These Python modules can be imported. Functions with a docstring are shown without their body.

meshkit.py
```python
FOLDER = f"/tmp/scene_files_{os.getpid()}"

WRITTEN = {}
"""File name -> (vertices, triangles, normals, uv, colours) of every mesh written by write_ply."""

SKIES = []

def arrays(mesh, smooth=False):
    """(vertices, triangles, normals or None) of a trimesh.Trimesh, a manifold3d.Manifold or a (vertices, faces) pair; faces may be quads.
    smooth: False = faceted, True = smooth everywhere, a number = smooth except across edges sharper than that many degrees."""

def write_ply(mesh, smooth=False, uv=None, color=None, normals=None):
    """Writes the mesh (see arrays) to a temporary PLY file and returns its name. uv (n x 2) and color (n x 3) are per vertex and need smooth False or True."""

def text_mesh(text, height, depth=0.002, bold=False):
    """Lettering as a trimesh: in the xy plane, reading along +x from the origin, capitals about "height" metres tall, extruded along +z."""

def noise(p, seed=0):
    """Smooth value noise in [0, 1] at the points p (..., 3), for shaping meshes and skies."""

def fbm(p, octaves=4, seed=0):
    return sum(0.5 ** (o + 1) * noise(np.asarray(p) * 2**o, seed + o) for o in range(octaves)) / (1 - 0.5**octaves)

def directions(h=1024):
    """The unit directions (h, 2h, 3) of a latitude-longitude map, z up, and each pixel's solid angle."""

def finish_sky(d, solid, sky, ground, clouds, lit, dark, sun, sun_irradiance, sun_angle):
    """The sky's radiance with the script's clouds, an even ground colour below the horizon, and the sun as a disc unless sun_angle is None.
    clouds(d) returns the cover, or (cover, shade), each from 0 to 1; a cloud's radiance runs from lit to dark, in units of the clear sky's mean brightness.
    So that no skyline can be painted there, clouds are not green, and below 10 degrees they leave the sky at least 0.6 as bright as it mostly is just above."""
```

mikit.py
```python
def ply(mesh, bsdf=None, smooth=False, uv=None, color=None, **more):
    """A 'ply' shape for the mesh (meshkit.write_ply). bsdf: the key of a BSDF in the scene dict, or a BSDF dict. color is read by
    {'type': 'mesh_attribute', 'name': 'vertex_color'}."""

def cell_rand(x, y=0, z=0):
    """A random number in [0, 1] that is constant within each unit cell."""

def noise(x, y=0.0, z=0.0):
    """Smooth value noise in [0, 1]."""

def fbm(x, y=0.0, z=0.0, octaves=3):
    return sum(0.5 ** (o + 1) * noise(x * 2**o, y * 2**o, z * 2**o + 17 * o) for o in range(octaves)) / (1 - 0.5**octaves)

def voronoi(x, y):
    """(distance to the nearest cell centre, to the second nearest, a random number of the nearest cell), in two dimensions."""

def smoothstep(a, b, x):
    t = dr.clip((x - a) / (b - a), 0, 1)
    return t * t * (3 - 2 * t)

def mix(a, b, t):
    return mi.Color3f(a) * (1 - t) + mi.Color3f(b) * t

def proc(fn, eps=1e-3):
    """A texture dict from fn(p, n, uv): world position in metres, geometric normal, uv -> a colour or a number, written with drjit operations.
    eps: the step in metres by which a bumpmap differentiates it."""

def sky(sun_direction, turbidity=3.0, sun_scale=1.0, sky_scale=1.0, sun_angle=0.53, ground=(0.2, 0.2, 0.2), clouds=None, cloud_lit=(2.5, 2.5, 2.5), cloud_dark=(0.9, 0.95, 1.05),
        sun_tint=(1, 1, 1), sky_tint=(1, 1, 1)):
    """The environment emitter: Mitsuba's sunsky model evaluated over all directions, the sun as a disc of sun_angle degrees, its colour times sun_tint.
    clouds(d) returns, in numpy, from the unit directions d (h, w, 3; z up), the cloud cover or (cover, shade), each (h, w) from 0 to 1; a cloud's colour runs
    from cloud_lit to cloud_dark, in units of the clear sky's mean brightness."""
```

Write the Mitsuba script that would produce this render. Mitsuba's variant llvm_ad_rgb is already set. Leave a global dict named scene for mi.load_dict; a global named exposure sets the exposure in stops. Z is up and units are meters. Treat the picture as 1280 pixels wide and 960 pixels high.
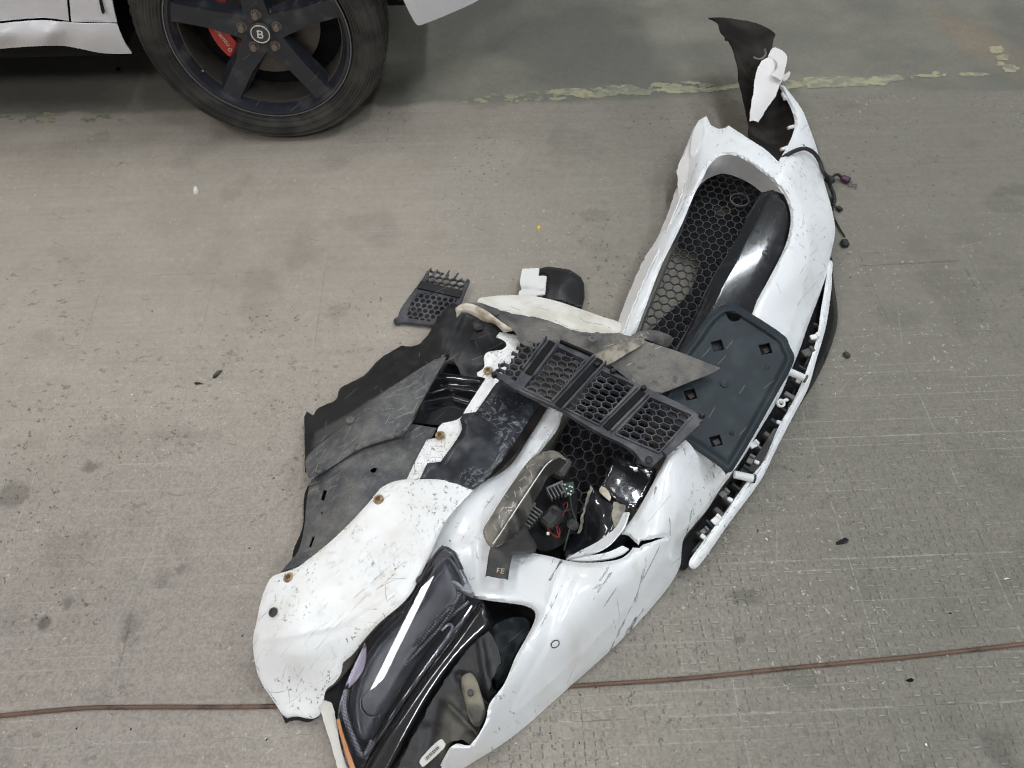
import math, random
import numpy as np, trimesh, shapely, drjit as dr, mitsuba as mi
from shapely.geometry import Polygon, Point, LineString, box as sbox
from shapely import affinity
from scipy.spatial import Delaunay, cKDTree
from scipy.interpolate import RBFInterpolator
import mikit, meshkit
from mikit import noise, fbm, smoothstep, mix, cell_rand

T = mi.ScalarTransform4f
random.seed(7); rng = np.random.default_rng(7)
scene, labels = {}, {}

# ------------------------------------------------------------------ camera, light, exposure
EYE, PITCH, FPX = np.array([0, 0, 1.66]), math.radians(54.5), 965.0
FWD = np.array([0, math.cos(PITCH), -math.sin(PITCH)]); UPV = np.array([0, math.sin(PITCH), math.cos(PITCH)])
scene['camera'] = {'type': 'perspective', 'fov': math.degrees(2 * math.atan(640 / FPX)), 'fov_axis': 'x', 'near_clip': 0.05, 'far_clip': 60.0,
                   'to_world': T().look_at(EYE.tolist(), (EYE + FWD).tolist(), UPV.tolist())}
exposure = 0.1
HALL = 0.14                                             # dim light that the hall's walls and roof send back from all round
scene['hall_ambience'] = {'type': 'constant', 'radiance': {'type': 'rgb', 'value': [HALL * 1.0, HALL * 1.0, HALL * 1.0]}}
LAMPS = [(-3.2, -4.5, 84, (1, .975, .94)), (-3.2, -1.0, 40, (1, .975, .94)), (-3.2, 2.4, 42, (1, .975, .94)), (-3.2, 5.8, 42, (1, .975, .94)),
         (1.2, -4.5, 96, (.92, .98, 1.03)), (1.6, -.6, 50, (.92, .98, 1.03)), (1.6, 2.8, 44, (.92, .98, 1.03)), (3.2, 7.15, 46, (.92, .98, 1.03)), (4.6, 1.2, 60, (.92, .98, 1.03))]
for k, (lx, ly, lr, lc) in enumerate(LAMPS):
    key = 'ceiling_lamp' + (f'_{k:03d}' if k else '')
    hx_, hy_ = (.85, .11) if k == 7 else (.17, .75)   # the last row but one hangs across the hall
    v = np.array([[-hx_, -hy_, 0], [hx_, -hy_, 0], [hx_, hy_, 0], [-hx_, hy_, 0]]) + [lx, ly, 6.2]
    scene[key] = mikit.ply((v, np.array([[0, 2, 1], [0, 3, 2]])), {'type': 'diffuse', 'reflectance': {'type': 'rgb', 'value': .5}},
                           emitter={'type': 'area', 'radiance': {'type': 'rgb', 'value': [lr * c for c in lc]}})
    labels[key] = {'label': 'long strip lamp hanging high under the hall roof', 'category': 'lamp', 'group': 'strip lamps under the hall roof'}

# ------------------------------------------------------------------ survey helpers: a sighted point at a known height (or on a known plane)
def ray(px, py):
    px, py = np.asarray(px, float), np.asarray(py, float)
    return FPX * FWD + (px - 640)[..., None] * np.array([1., 0, 0]) + (480 - py)[..., None] * UPV
def pt(px, py, z=0.0):
    d = ray(px, py)
    return EYE + ((np.asarray(z, float) - EYE[2]) / d[..., 2])[..., None] * d
def ptplane(px, py, pl):                                 # plane z = a + b x + c y
    a, b, c = pl; d = ray(px, py)
    t = (a + b * EYE[0] + c * EYE[1] - EYE[2]) / (d[..., 2] - b * d[..., 0] - c * d[..., 1])
    return EYE + t[..., None] * d
def plane3(q):                                           # plane through three sighted points (px, py, z)
    P = np.array([pt(*k) for k in q]); A = np.c_[np.ones(3), P[:, :2]]
    return tuple(np.linalg.solve(A, P[:, 2]))

def numbered(k):
    if k not in scene and k not in labels: return k
    i = 1
    while f'{k}_{i:03d}' in scene or f'{k}_{i:03d}' in labels: i += 1
    return f'{k}_{i:03d}'
def put(mesh, mat, key, smooth=False, **more):
    key = key if key in labels and key not in scene else numbered(key); scene[key] = mikit.ply(mesh, mat, smooth=smooth, **more); return key
def thing(key, label, cat, group=None, kind=None):
    labels[key] = {'label': label, 'category': cat}
    if group: labels[key]['group'] = group
    if kind: labels[key] = {'kind': kind, 'label': label}
    return key
def tag(key, label): labels[key] = {'label': label}

def spline(pts, step=2.5, closed=True):                  # points (x, y) are smooth, (x, y, 1) are corners
    P = np.array([p[:2] for p in pts], float); C = [len(p) > 2 for p in pts]; n = len(P); out = []
    for i in range(n if closed else n - 1):
        a, b = P[i], P[(i + 1) % n]
        L = max(np.linalg.norm(b - a), 1e-9)
        def tan(k, fwd):
            k %= n
            if C[k] or (not closed and k in (0, n - 1)): return b - a
            d = P[(k + 1) % n] - P[k - 1]
            return d / max(np.linalg.norm(d), 1e-9) * L
        ta, tb = tan(i, 1), tan(i + 1, 0)
        for t in np.arange(max(1, int(math.ceil(L / step)))) / max(1, int(math.ceil(L / step))):
            h = [2*t**3 - 3*t**2 + 1, t**3 - 2*t**2 + t, -2*t**3 + 3*t**2, t**3 - t**2]
            out.append(h[0]*a + h[1]*ta + h[2]*b + h[3]*tb)
    if not closed: out.append(P[-1])
    return np.array(out)
def field(ctrl):
    if callable(ctrl): return ctrl
    if isinstance(ctrl, (int, float)): return lambda q: np.full(len(q), float(ctrl))
    c = np.array(ctrl, float)
    r = RBFInterpolator(c[:, :2] / 100, c[:, 2], kernel='linear' if len(c) < 4 else 'thin_plate_spline', smoothing=1e-4, degree=min(1, len(c) - 1) if len(c) > 2 else 0)
    return lambda q: r(np.asarray(q, float) / 100)
def rag(poly, amp, freq=.15, seed=0):                    # torn edge: moves an outline's points a little
    n = meshkit.noise(np.c_[poly * freq, np.zeros(len(poly)) + seed]) - .5
    m = meshkit.noise(np.c_[poly * freq + 31, np.zeros(len(poly)) + seed]) - .5
    return poly + np.c_[n, m] * 2 * amp
def tri(poly, sp):                                       # conforming enough triangles of a densely sampled polygon
    B = np.vstack([np.array(r.coords)[:-1] for r in [poly.exterior, *poly.interiors]])
    x0, y0, x1, y1 = poly.bounds
    gx, gy = np.meshgrid(np.arange(x0, x1, sp), np.arange(y0, y1, sp * .866)); gx[1::2] += sp / 2
    G = np.c_[gx.ravel(), gy.ravel()]
    G = G[shapely.contains_xy(poly, G[:, 0], G[:, 1])]
    if len(G): G = G[cKDTree(B).query(G)[0] > sp * .55]
    V = np.vstack([B, G]); F = Delaunay(V).simplices
    c = V[F].mean(1); F = F[shapely.contains_xy(poly, c[:, 0], c[:, 1])]
    a = V[F]; s = np.cross(a[:, 1] - a[:, 0], a[:, 2] - a[:, 0])
    F = F[np.abs(s) > 1e-6]; s = s[np.abs(s) > 1e-6]
    F = np.where((s < 0)[:, None], F, F[:, ::-1])        # sighted from above: up-facing
    return V, F, len(B), cKDTree(B)
def shell(V, F, th):
    n = np.zeros_like(V); fn = np.cross(V[F[:, 1]] - V[F[:, 0]], V[F[:, 2]] - V[F[:, 0]])
    for k in range(3): np.add.at(n, F[:, k], fn)
    n /= np.maximum(np.linalg.norm(n, axis=1, keepdims=True), 1e-12)
    W = V - n * th
    E = np.vstack([F[:, [0, 1]], F[:, [1, 2]], F[:, [2, 0]]]); codes = {}
    key = np.sort(E, 1); _, inv, cnt = np.unique(key, axis=0, return_inverse=True, return_counts=True)
    E = E[cnt[inv.ravel()] == 1]; N = len(V)
    side = np.vstack([np.c_[E[:, 1], E[:, 0], E[:, 0] + N], np.c_[E[:, 1], E[:, 0] + N, E[:, 1] + N]])
    return np.vstack([V, W]), np.vstack([F, F[:, ::-1] + N, side])
FIELDS = {}
def panel(key, outline, z, mat, th=.004, sp=5., edge=None, holes=(), dent=None, torn=None, smooth=42, proj=pt, step=2.5, floor=True, fold=None):
    ext = spline(outline, step)
    if torn: ext = rag(ext, *torn)
    P = Polygon(ext, [spline(h, step) for h in holes]).buffer(0)
    if P.geom_type != 'Polygon': P = max(P.geoms, key=lambda g: g.area)
    P = P.segmentize(step * 1.3)
    V, F, nb, tree = tri(P, sp)
    f = field(z); Z = f(V)
    if fold: Z = Z + fold(V)
    if edge:
        w, drop = edge; t = np.clip(1 - tree.query(V)[0] / w, 0, 1)
        Z = Z - drop * (1 - np.sqrt(np.maximum(1 - t * t, 0)))
    if dent:
        amp, fr, sd = dent
        Z = Z + amp * (meshkit.fbm(np.c_[V * fr, np.zeros(len(V))], 3, sd) - .5) * 2
    if proj is pt and floor: Z = np.maximum(Z, th + .002)
    W = proj(V[:, 0], V[:, 1], Z)
    if proj is pt and floor:
        M = shell(W, F, th); M[0][:, 2] = np.maximum(M[0][:, 2], .0015)
    else: M = shell(W, F, th)
    def full(q):
        q = np.atleast_2d(np.asarray(q, float)); z_ = f(q)
        if fold: z_ = z_ + fold(q)
        if dent: z_ = z_ + dent[0]*(meshkit.fbm(np.c_[q*dent[1], np.zeros(len(q))], 3, dent[2]) - .5)*2
        return z_
    k = put(M, mat, key, smooth=smooth); FIELDS[k] = full
    return k
def tube_mesh(P, r, n=8, cap=True):
    P = np.array(P, float); t = np.gradient(P, axis=0); t /= np.linalg.norm(t, axis=1, keepdims=True)
    r = np.broadcast_to(r, len(P)); ref = np.array([.13, .21, 1.]); V = []
    for p, d, q in zip(P, t, r):
        a = np.cross(d, ref); a /= np.linalg.norm(a); b = np.cross(d, a)
        for k in range(n):
            w = 2 * math.pi * k / n; V.append(p + q * (math.cos(w) * a + math.sin(w) * b))
    F = []
    for i in range(len(P) - 1):
        for k in range(n):
            a, b = i*n + k, i*n + (k+1) % n; F += [[a, a+n, b], [b, a+n, b+n]]
    m = len(V); V += [P[0], P[-1]]
    for k in range(n): F += [[m, k, (k+1) % n], [m+1, m-n + (k+1) % n, m-n + k]]
    mesh = trimesh.Trimesh(np.array(V), np.array(F), process=False)
    if mesh.volume < 0: mesh.invert()
    return mesh
def tube(key, pts, r, mat, n=8, step=3, smooth=50):      # pts: sighted (px, py, z)
    P2 = spline([p[:2] for p in pts], step, False); L = np.r_[0, np.cumsum(np.linalg.norm(np.diff(P2, axis=0), axis=1))]
    kn = np.array([p[:2] for p in pts], float); kl = np.r_[0, np.cumsum(np.linalg.norm(np.diff(kn, axis=0), axis=1))]
    Z = np.interp(L / L[-1], kl / kl[-1], [p[2] for p in pts])
    return put(tube_mesh(pt(P2[:, 0], P2[:, 1], Z), r, n), mat, key, smooth)
def lathe(profile, n=24):                                # (r, z) pairs from bottom to top, closed solid
    m = trimesh.creation.revolve(np.array(profile, float), sections=n)
    if m.volume < 0: m.invert()
    return m
def orient(m, n, p):
    n = np.array(n, float); n /= np.linalg.norm(n)
    m = m.copy(); m.apply_transform(trimesh.geometry.align_vectors([0, 0, 1], n)); m.apply_translation(p); return m
def chunk(size, at, rot=(0, 0, 0), bev=.15):             # bevelled block
    import manifold3d as m3
    s = np.array(size) / 2; b = bev * min(size)
    pts = [[x*(s[0]-b*(k != 0)), y*(s[1]-b*(k != 1)), z*(s[2]-b*(k != 2))] for x in (-1, 1) for y in (-1, 1) for z in (-1, 1) for k in range(3)]
    m = trimesh.convex.convex_hull(np.array(pts)); m.apply_transform(trimesh.transformations.euler_matrix(*rot)); m.apply_translation(at); return m
def join(l): return trimesh.util.concatenate(l)
def prism(poly, depth, pl=None, lift=0.0):               # plan polygon (metres) extruded down from the plane
    gs = [poly] if poly.geom_type == 'Polygon' else [g for g in poly.geoms if g.geom_type == 'Polygon']
    out = []
    for g in gs:
        if g.area < 1e-7: continue
        m = trimesh.creation.extrude_polygon(g, depth, engine='earcut')
        v = m.vertices.copy(); v[:, 2] += -depth + lift + ((pl[0] + pl[1]*v[:, 0] + pl[2]*v[:, 1]) if pl else 0); m.vertices = v; out.append(m)
    return join(out)
def plan(pts, pl, step=3):
    q = spline(pts, step); w = ptplane(q[:, 0], q[:, 1], pl); return Polygon(w[:, :2]).buffer(0)
def hexes(region, pitch, aspect, ang, bar, round_=.0012):  # honeycomb bars cut to a plan region
    c, s = math.cos(ang), math.sin(ang); R = np.array([[c, -s], [s, c]]); o = np.array(region.centroid.coords[0])
    rad = np.hypot(*(np.array(region.bounds[2:]) - region.bounds[:2])) / 2 + pitch
    cells = []; a = pitch; b = pitch * aspect
    H = np.array([[0, .577*2/2*b*1.155], [.5*a, .333*b], [.5*a, -.333*b], [0, -.667*b], [-.5*a, -.333*b], [-.5*a, .333*b]]); H[0] = [0, .667*b]
    n = int(rad / min(a, b)) + 2
    for j in range(-n, n + 1):
        for i in range(-n, n + 1):
            q = np.array([(i + .5*(j % 2)) * a, j * b])
            if np.hypot(*q) > rad: continue
            h = Polygon((q + H) @ R.T + o).buffer(-bar / 2, join_style=2)
            if h.intersects(region): cells.append(h.buffer(-round_).buffer(round_, quad_segs=2))
    return region.difference(shapely.union_all(cells))

# ------------------------------------------------------------------ materials
def rgb(*c): return {'type': 'rgb', 'value': list(c)}
def mat(key, col, rough=.5, **k):
    scene[key] = {'type': 'principled', 'base_color': col if isinstance(col, dict) else rgb(*col), 'roughness': rough, **k}; return key
def scratch(x, y, ang, L, W, w, prob, seed, curve=.4):
    c, s = math.cos(ang), math.sin(ang)
    u, v = (x*c + y*s) / L, (-x*s + y*c) / W
    cu, cv = dr.floor(u), dr.floor(v); fu, fv = u - cu, v - cv
    r1, r2, r3 = cell_rand(cu, cv, seed), cell_rand(cu, cv, seed + 1), cell_rand(cu, cv, seed + 2)
    mid = .25 + .5*r2 + (r3 - .5)*.9*(fu - .5) + curve*(r2 - .5)*dr.square(fu - .5)*2
    d = dr.abs(fv - mid) * W
    a = smoothstep(0, .1, fu - .5*r3*.6) * smoothstep(0, .15, .45 + .55*r1/prob - fu)
    return dr.select(r1 < prob, 1 - smoothstep(w*.35, w, d), 0) * a
def speck(x, y, f, sd):
    u, v = .83*x + .55*y, -.55*x + .83*y
    return .52*noise(u*f, v*f, sd) + .30*noise(u*f*2.3 + 7, v*f*2.3, sd + 1) + .18*noise(u*f*4.9, v*f*4.9 + 3, sd + 2)
def seg(x, y, a, b, w):
    ax, ay, bx, by = *a, *b; dx, dy = bx - ax, by - ay
    t = dr.clip(((x - ax)*dx + (y - ay)*dy) / (dx*dx + dy*dy), 0, 1)
    wob = (noise(x*90, y*90, 3) - .5) * .004
    return (1 - smoothstep(w*.3, w, dr.abs(dr.sqrt(dr.square(x - ax - t*dx) + dr.square(y - ay - t*dy)) + wob))) * (.35 + .65*noise(x*160, y*160, 9))

SEG = []
def mark(p, q, z=.17, w=.0016): SEG.append((pt(*p, z)[:2], pt(*q, z)[:2], w))
for p, q, w in [((704, 703), (694, 722), .003), ((700, 712), (686, 735), .0022), ((757, 735), (737, 748), .0012), ((763, 722), (740, 757), .0012), ((761, 712), (748, 735), .001),
                ((812, 676), (806, 715), .0012), ((808, 690), (800, 740), .0014), ((799, 735), (770, 790), .0016), ((815, 735), (785, 775), .0018), ((806, 745), (776, 798), .0014),
                ((845, 715), (800, 772), .0016), ((818, 615), (815, 630), .003), ((842, 568), (845, 566), .003), ((853, 566), (855, 572), .003), ((870, 627), (868, 643), .0014),
                ((690, 760), (676, 790), .001), ((608, 617), (617, 622), .001), ((855, 200), (861, 186), .0014), ((866, 215), (872, 200), .0014), ((985, 258), (990, 268), .0012),
                ((700, 745), (685, 775), .001), ((980, 244), (984, 247), .0016), ((1003, 272), (1001, 290), .001), ((835, 650), (838, 668), .001)]: mark(p, q, .17, w)
def f_clean(p, n, uv):
    x, y = p.x, p.y
    s = sum((seg(x, y, a, b, w) for a, b, w in SEG), mi.Float(0))
    s = dr.maximum(dr.minimum(s, 1), .75*scratch(x, y, 1.1, .09, .045, .0011, .16, 11))
    s = dr.maximum(s, .6*scratch(x, y, 2.3, .06, .05, .0010, .12, 41))
    spots = smoothstep(.715, .77, speck(x, y, 150, 2)) * smoothstep(.45, .7, fbm(x*9, y*9, 5))
    d = smoothstep(.45, .8, fbm(x*7, y*7, 1.5, octaves=4)); film = smoothstep(.5, .78, fbm(x*24, y*24, 3.5, octaves=4)) * smoothstep(.4, .62, fbm(x*5, y*5, 8.5))
    s = dr.maximum(s, .5*scratch(x, y, .95, .12, .020, .0008, .22, 71, .9) * smoothstep(.45, .6, fbm(x*6, y*6, 31)))
    c = mix(mix((.80, .822, .84), (.73, .725, .70), .5*d), (.52, .49, .42), .38*film)
    return mix(c, (.05, .05, .055), dr.clip(.85*s + .7*spots, 0, .9))
mat('paint_clean', mikit.proc(f_clean), .2, specular=.5, clearcoat=1.0, clearcoat_gloss=.97)
def f_scuff(p, n, uv):
    x, y = p.x, p.y
    wx, wy = x + .006*(noise(x*40, y*40, 3) - .5), y + .006*(noise(x*40, y*40, 8) - .5)
    low_ = .25 + .75*smoothstep(.44, .56, y); zone = smoothstep(.40, .58, fbm(x*7, y*7, 7)) * low_; zone2 = smoothstep(.46, .6, fbm(x*9 + 5, y*9, 17))
    s = mi.Float(0)
    for ang, L, W, w, pr, sd, zz in ((.72, .055, .013, .0008, .34, 3, zone), (.86, .06, .010, .0007, .36, 13, zone), (.60, .09, .026, .0008, .24, 23, zone), (1.9, .045, .016, .0009, .22, 33, zone2), (2.5, .05, .018, .0008, .22, 43, zone2), (.1, .05, .016, .0008, .22, 53, zone2)):
        s = dr.maximum(s, (.45 + .5*noise(x*70, y*70, sd))*scratch(wx, wy, ang, L, W, w, pr, sd, 1.2)*(.12 + .88*zz))
    spots = smoothstep(.69, .75, speck(x, y, 210, 2)) * smoothstep(.42, .60, fbm(x*11, y*11, 5))
    d = smoothstep(.42, .78, fbm(x*14, y*14, 1.5, octaves=4)); rub = smoothstep(.52, .72, fbm(x*42, y*42, 6.5, octaves=4)) * zone
    c = mix(mix((.82, .825, .82), (.68, .645, .585), .55*d), (.56, .54, .50), .55*rub)
    return mix(c, (.07, .067, .065), dr.clip(.95*s + .8*spots, 0, .92))
mat('paint_scuffed', mikit.proc(f_scuff), .34, specular=.45, clearcoat=.25, clearcoat_gloss=.85)
def f_dirtywhite(p, n, uv):
    x, y = p.x, p.y
    d = smoothstep(.35, .75, fbm(x*16, y*16, 1.5, octaves=4))
    s = dr.maximum(scratch(x, y, .1, .08, .03, .0012, .35, 71), scratch(x, y, -.5, .06, .025, .001, .3, 81))
    return mix(mix((.77, .76, .71), (.55, .51, .42), .8*d), (.1, .1, .09), .75*s)
mat('paint_dirty', mikit.proc(f_dirtywhite), .45)
def f_liner(p, n, uv):
    x, y = p.x, p.y
    d = smoothstep(.38, .72, fbm(x*10, y*10, 1.5, octaves=4))
    g = smoothstep(.5, .8, fbm(x*60, y*60, 3.5))
    s = dr.maximum(scratch(x, y, .7, .07, .02, .0011, .35, 7), dr.maximum(scratch(x, y, 1.3, .05, .022, .001, .3, 17), scratch(x, y, .3, .04, .018, .0011, .3, 27, .9)))
    z = smoothstep(.45, .7, fbm(x*8, y*8, 11))
    c = mix((.062, .064, .072), (.165, .16, .15), .65*d + .35*g) * (.86 + .28*noise(x*330, y*330, 3))
    st = smoothstep(.5, .8, fbm(x*8 + y*50, y*12 - x*60, 5.5)); c = mix(c, (.20, .19, .17), .45*st)
    return mix(c, (.30, .28, .24), .75*s*(.15 + .85*z))
mat('liner_dusty', mikit.proc(f_liner), .55, specular=.45)
def f_black(p, n, uv):
    x, y = p.x, p.y
    s = dr.maximum(scratch(x, y, .8, .06, .04, .001, .22, 5), scratch(x, y, 2.0, .05, .035, .001, .22, 15, .9))
    d = smoothstep(.5, .85, fbm(x*18, y*18, 2.5, octaves=4))
    return mix(mix((.012, .012, .013), (.05, .05, .05), .5*d), (.22, .22, .22), .55*s)
mat('plastic_black', mikit.proc(f_black), .42, specular=.5)
def f_tray(p, n, uv):
    x, y = p.x, p.y
    d = fbm(x*13, y*13, 1.5, octaves=4); g = smoothstep(.55, .78, fbm(x*45, y*45, 6.5))
    s = dr.maximum(scratch(x, y, .5, .04, .015, .0014, .25, 7), scratch(x, y, 2.1, .03, .014, .0014, .25, 19, .9))
    z = smoothstep(.5, .68, fbm(x*12, y*12, 14))
    c = mix((.075, .075, .079), (.175, .165, .148), smoothstep(.35, .68, d)) * (.88 + .24*noise(x*300, y*300, 3))
    return mix(mix(c, (.055, .055, .058), .6*g), (.5, .47, .42), .7*s*z)
mat('tray_dusty', mikit.proc(f_tray), .7, specular=.3)
def f_plate(p, n, uv):
    x, y = p.x, p.y
    z = smoothstep(.48, .68, fbm(x*11, y*11, 21))
    s = dr.maximum(scratch(x, y, .4, .04, .012, .0012, .45, 2, .9), dr.maximum(scratch(x, y, 1.2, .035, .014, .0011, .4, 12), scratch(x, y, 2.4, .03, .012, .0011, .4, 22)))
    d = smoothstep(.45, .75, fbm(x*20, y*20, 3.5))
    return mix(mix((.012, .014, .019), (.045, .05, .058), d), (.3, .31, .33), .42*s*z + .35*z*smoothstep(.56, .72, speck(x, y, 150, 62)))
mat('plate_scratched', mikit.proc(f_plate), .3, specular=.5)
def f_slate(p, n, uv):
    x, y = p.x, p.y
    d = smoothstep(.4, .8, fbm(x*12, y*12, 4.5, octaves=4))
    s = scratch(x, y, 1.0, .05, .04, .0012, .18, 61)
    return mix(mix((.023, .031, .037), (.038, .048, .054), d), (.2, .2, .2), .5*s)
mat('slate_plastic', mikit.proc(f_slate), .5, specular=.3)
def f_grille(p, n, uv):
    d = smoothstep(.35, .75, fbm(p.x*25, p.y*25, p.z*25))
    return mix((.040, .041, .049), (.118, .117, .122), d*.8)
mat('grille_plastic', mikit.proc(f_grille), .5)
mat('mesh_plastic', (.022, .022, .025), .4)
mat('gloss_clean', (.0045, .0045, .0055), .09, specular=.5, clearcoat=1.0, clearcoat_gloss=.97)
mat('mud', mikit.proc(lambda p, n, uv: mix((.33, .30, .245), (.13, .12, .105), smoothstep(.35, .7, fbm(p.x*55, p.y*55, p.z*55, octaves=4)))), .75)
mat('gloss_black', mikit.proc(lambda p, n, uv: mix((.006, .007, .009), (.05, .055, .06), .8*dr.maximum(scratch(p.x, p.y, 1.0, .05, .03, .001, .3, 5), .5*smoothstep(.52, .8, fbm(p.x*26, p.y*26, 2.5))))), .085, specular=.6, clearcoat=1.0, clearcoat_gloss=.96)
mat('void_black', (.006, .006, .007), .6, specular=.2)
def f_dark(p, n, uv):
    d = smoothstep(.4, .75, fbm(p.x*22, p.y*22, p.z*22))
    return mix((.022, .021, .021), (.085, .082, .078), d)
mat('bracket_plastic', mikit.proc(f_dark), .55)
mat('inner_pale', (.73, .71, .70), .5)
mat('inner_black', mikit.proc(lambda p, n, uv: mix((.009, .0075, .0065), (.032, .027, .023), smoothstep(.42, .8, fbm(p.x*9, p.y*14, p.z*9)))), .6, specular=.2)
mat('cream', mikit.proc(lambda p, n, uv: mix((.62, .57, .48), (.33, .27, .19), smoothstep(.4, .75, fbm(p.x*40, p.y*40, p.z*40)))), .6)
mat('rust', mikit.proc(lambda p, n, uv: mix((.40, .29, .17), (.19, .11, .055), smoothstep(.35, .7, fbm(p.x*170, p.y*170, p.z*170)))), .65)
mat('rust_dark', (.075, .045, .028), .6)
mat('rod_rust', mikit.proc(lambda p, n, uv: mix(mix((.095, .062, .046), (.16, .097, .068), noise(p.x*14, p.y*14, 1)), (.045, .03, .027), smoothstep(.5, .8, fbm(p.x*38, p.y*60, p.z*50)))), .75)
mat('steel', (.45, .45, .46), .35, metallic=1.0)
mat('white_plastic', (.74, .74, .73), .4)
mat('lamp_bowl', (.022, .0215, .028), .2, specular=.6)
mat('lamp_inner', mikit.proc(lambda p, n, uv: mix((.070, .072, .088), (.17, .174, .20), smoothstep(.35, .75, fbm(p.x*9, p.y*9, p.z*9)))), .3, specular=.6)
mat('guide', mikit.proc(lambda p, n, uv: mix((.16, .16, .19), (.40, .40, .45), .5 + .5*dr.sin((p.x*.5 + p.y)*1100))), .3)
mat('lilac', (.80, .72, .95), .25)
mat('chrome', (.62, .62, .68), .16, metallic=1.0)
mat('amber', (.42, .16, .04), .2, clearcoat=1.0)
mat('housing', mikit.proc(lambda p, n, uv: mix((.014, .014, .015), (.085, .078, .062), smoothstep(.48, .78, fbm(p.x*17, p.y*17, p.z*17, octaves=4)))), .5)
mat('housing_tan', mikit.proc(lambda p, n, uv: mix((.20, .18, .135), (.055, .052, .045), smoothstep(.4, .7, fbm(p.x*30, p.y*30, p.z*30, octaves=4)))), .5)
mat('fog_lens', mikit.proc(lambda p, n, uv: mix(mix((.115, .112, .10), (.25, .23, .195), smoothstep(.35, .7, fbm(p.x*26, p.y*26, 3.0, octaves=4))), (.5, .48, .44), .8*dr.maximum(scratch(p.x, p.y, .6, .03, .016, .001, .4, 9, .9), scratch(p.x, p.y, 1.9, .03, .016, .001, .35, 29, .9)))), .18, specular=.6, clearcoat=.8)
mat('fog_lens_dark', mikit.proc(lambda p, n, uv: mix((.05, .048, .043), (.15, .14, .12), smoothstep(.4, .7, fbm(p.x*40, p.y*40, 3.0, octaves=4)))), .22, specular=.6)
mat('wire_black', (.018, .018, .019), .5)
mat('plum', (.07, .025, .055), .4)
mat('red_wire', (.26, .022, .016), .45)
mat('board_green', (.012, .045, .032), .4)
mat('grey_metal', (.16, .16, .16), .5, metallic=.4)
mat('sticker', (.62, .61, .56), .5)
mat('ink', (.05, .05, .05), .6)
mat('yellow_bit', (.80, .55, .05), .5)
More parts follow.
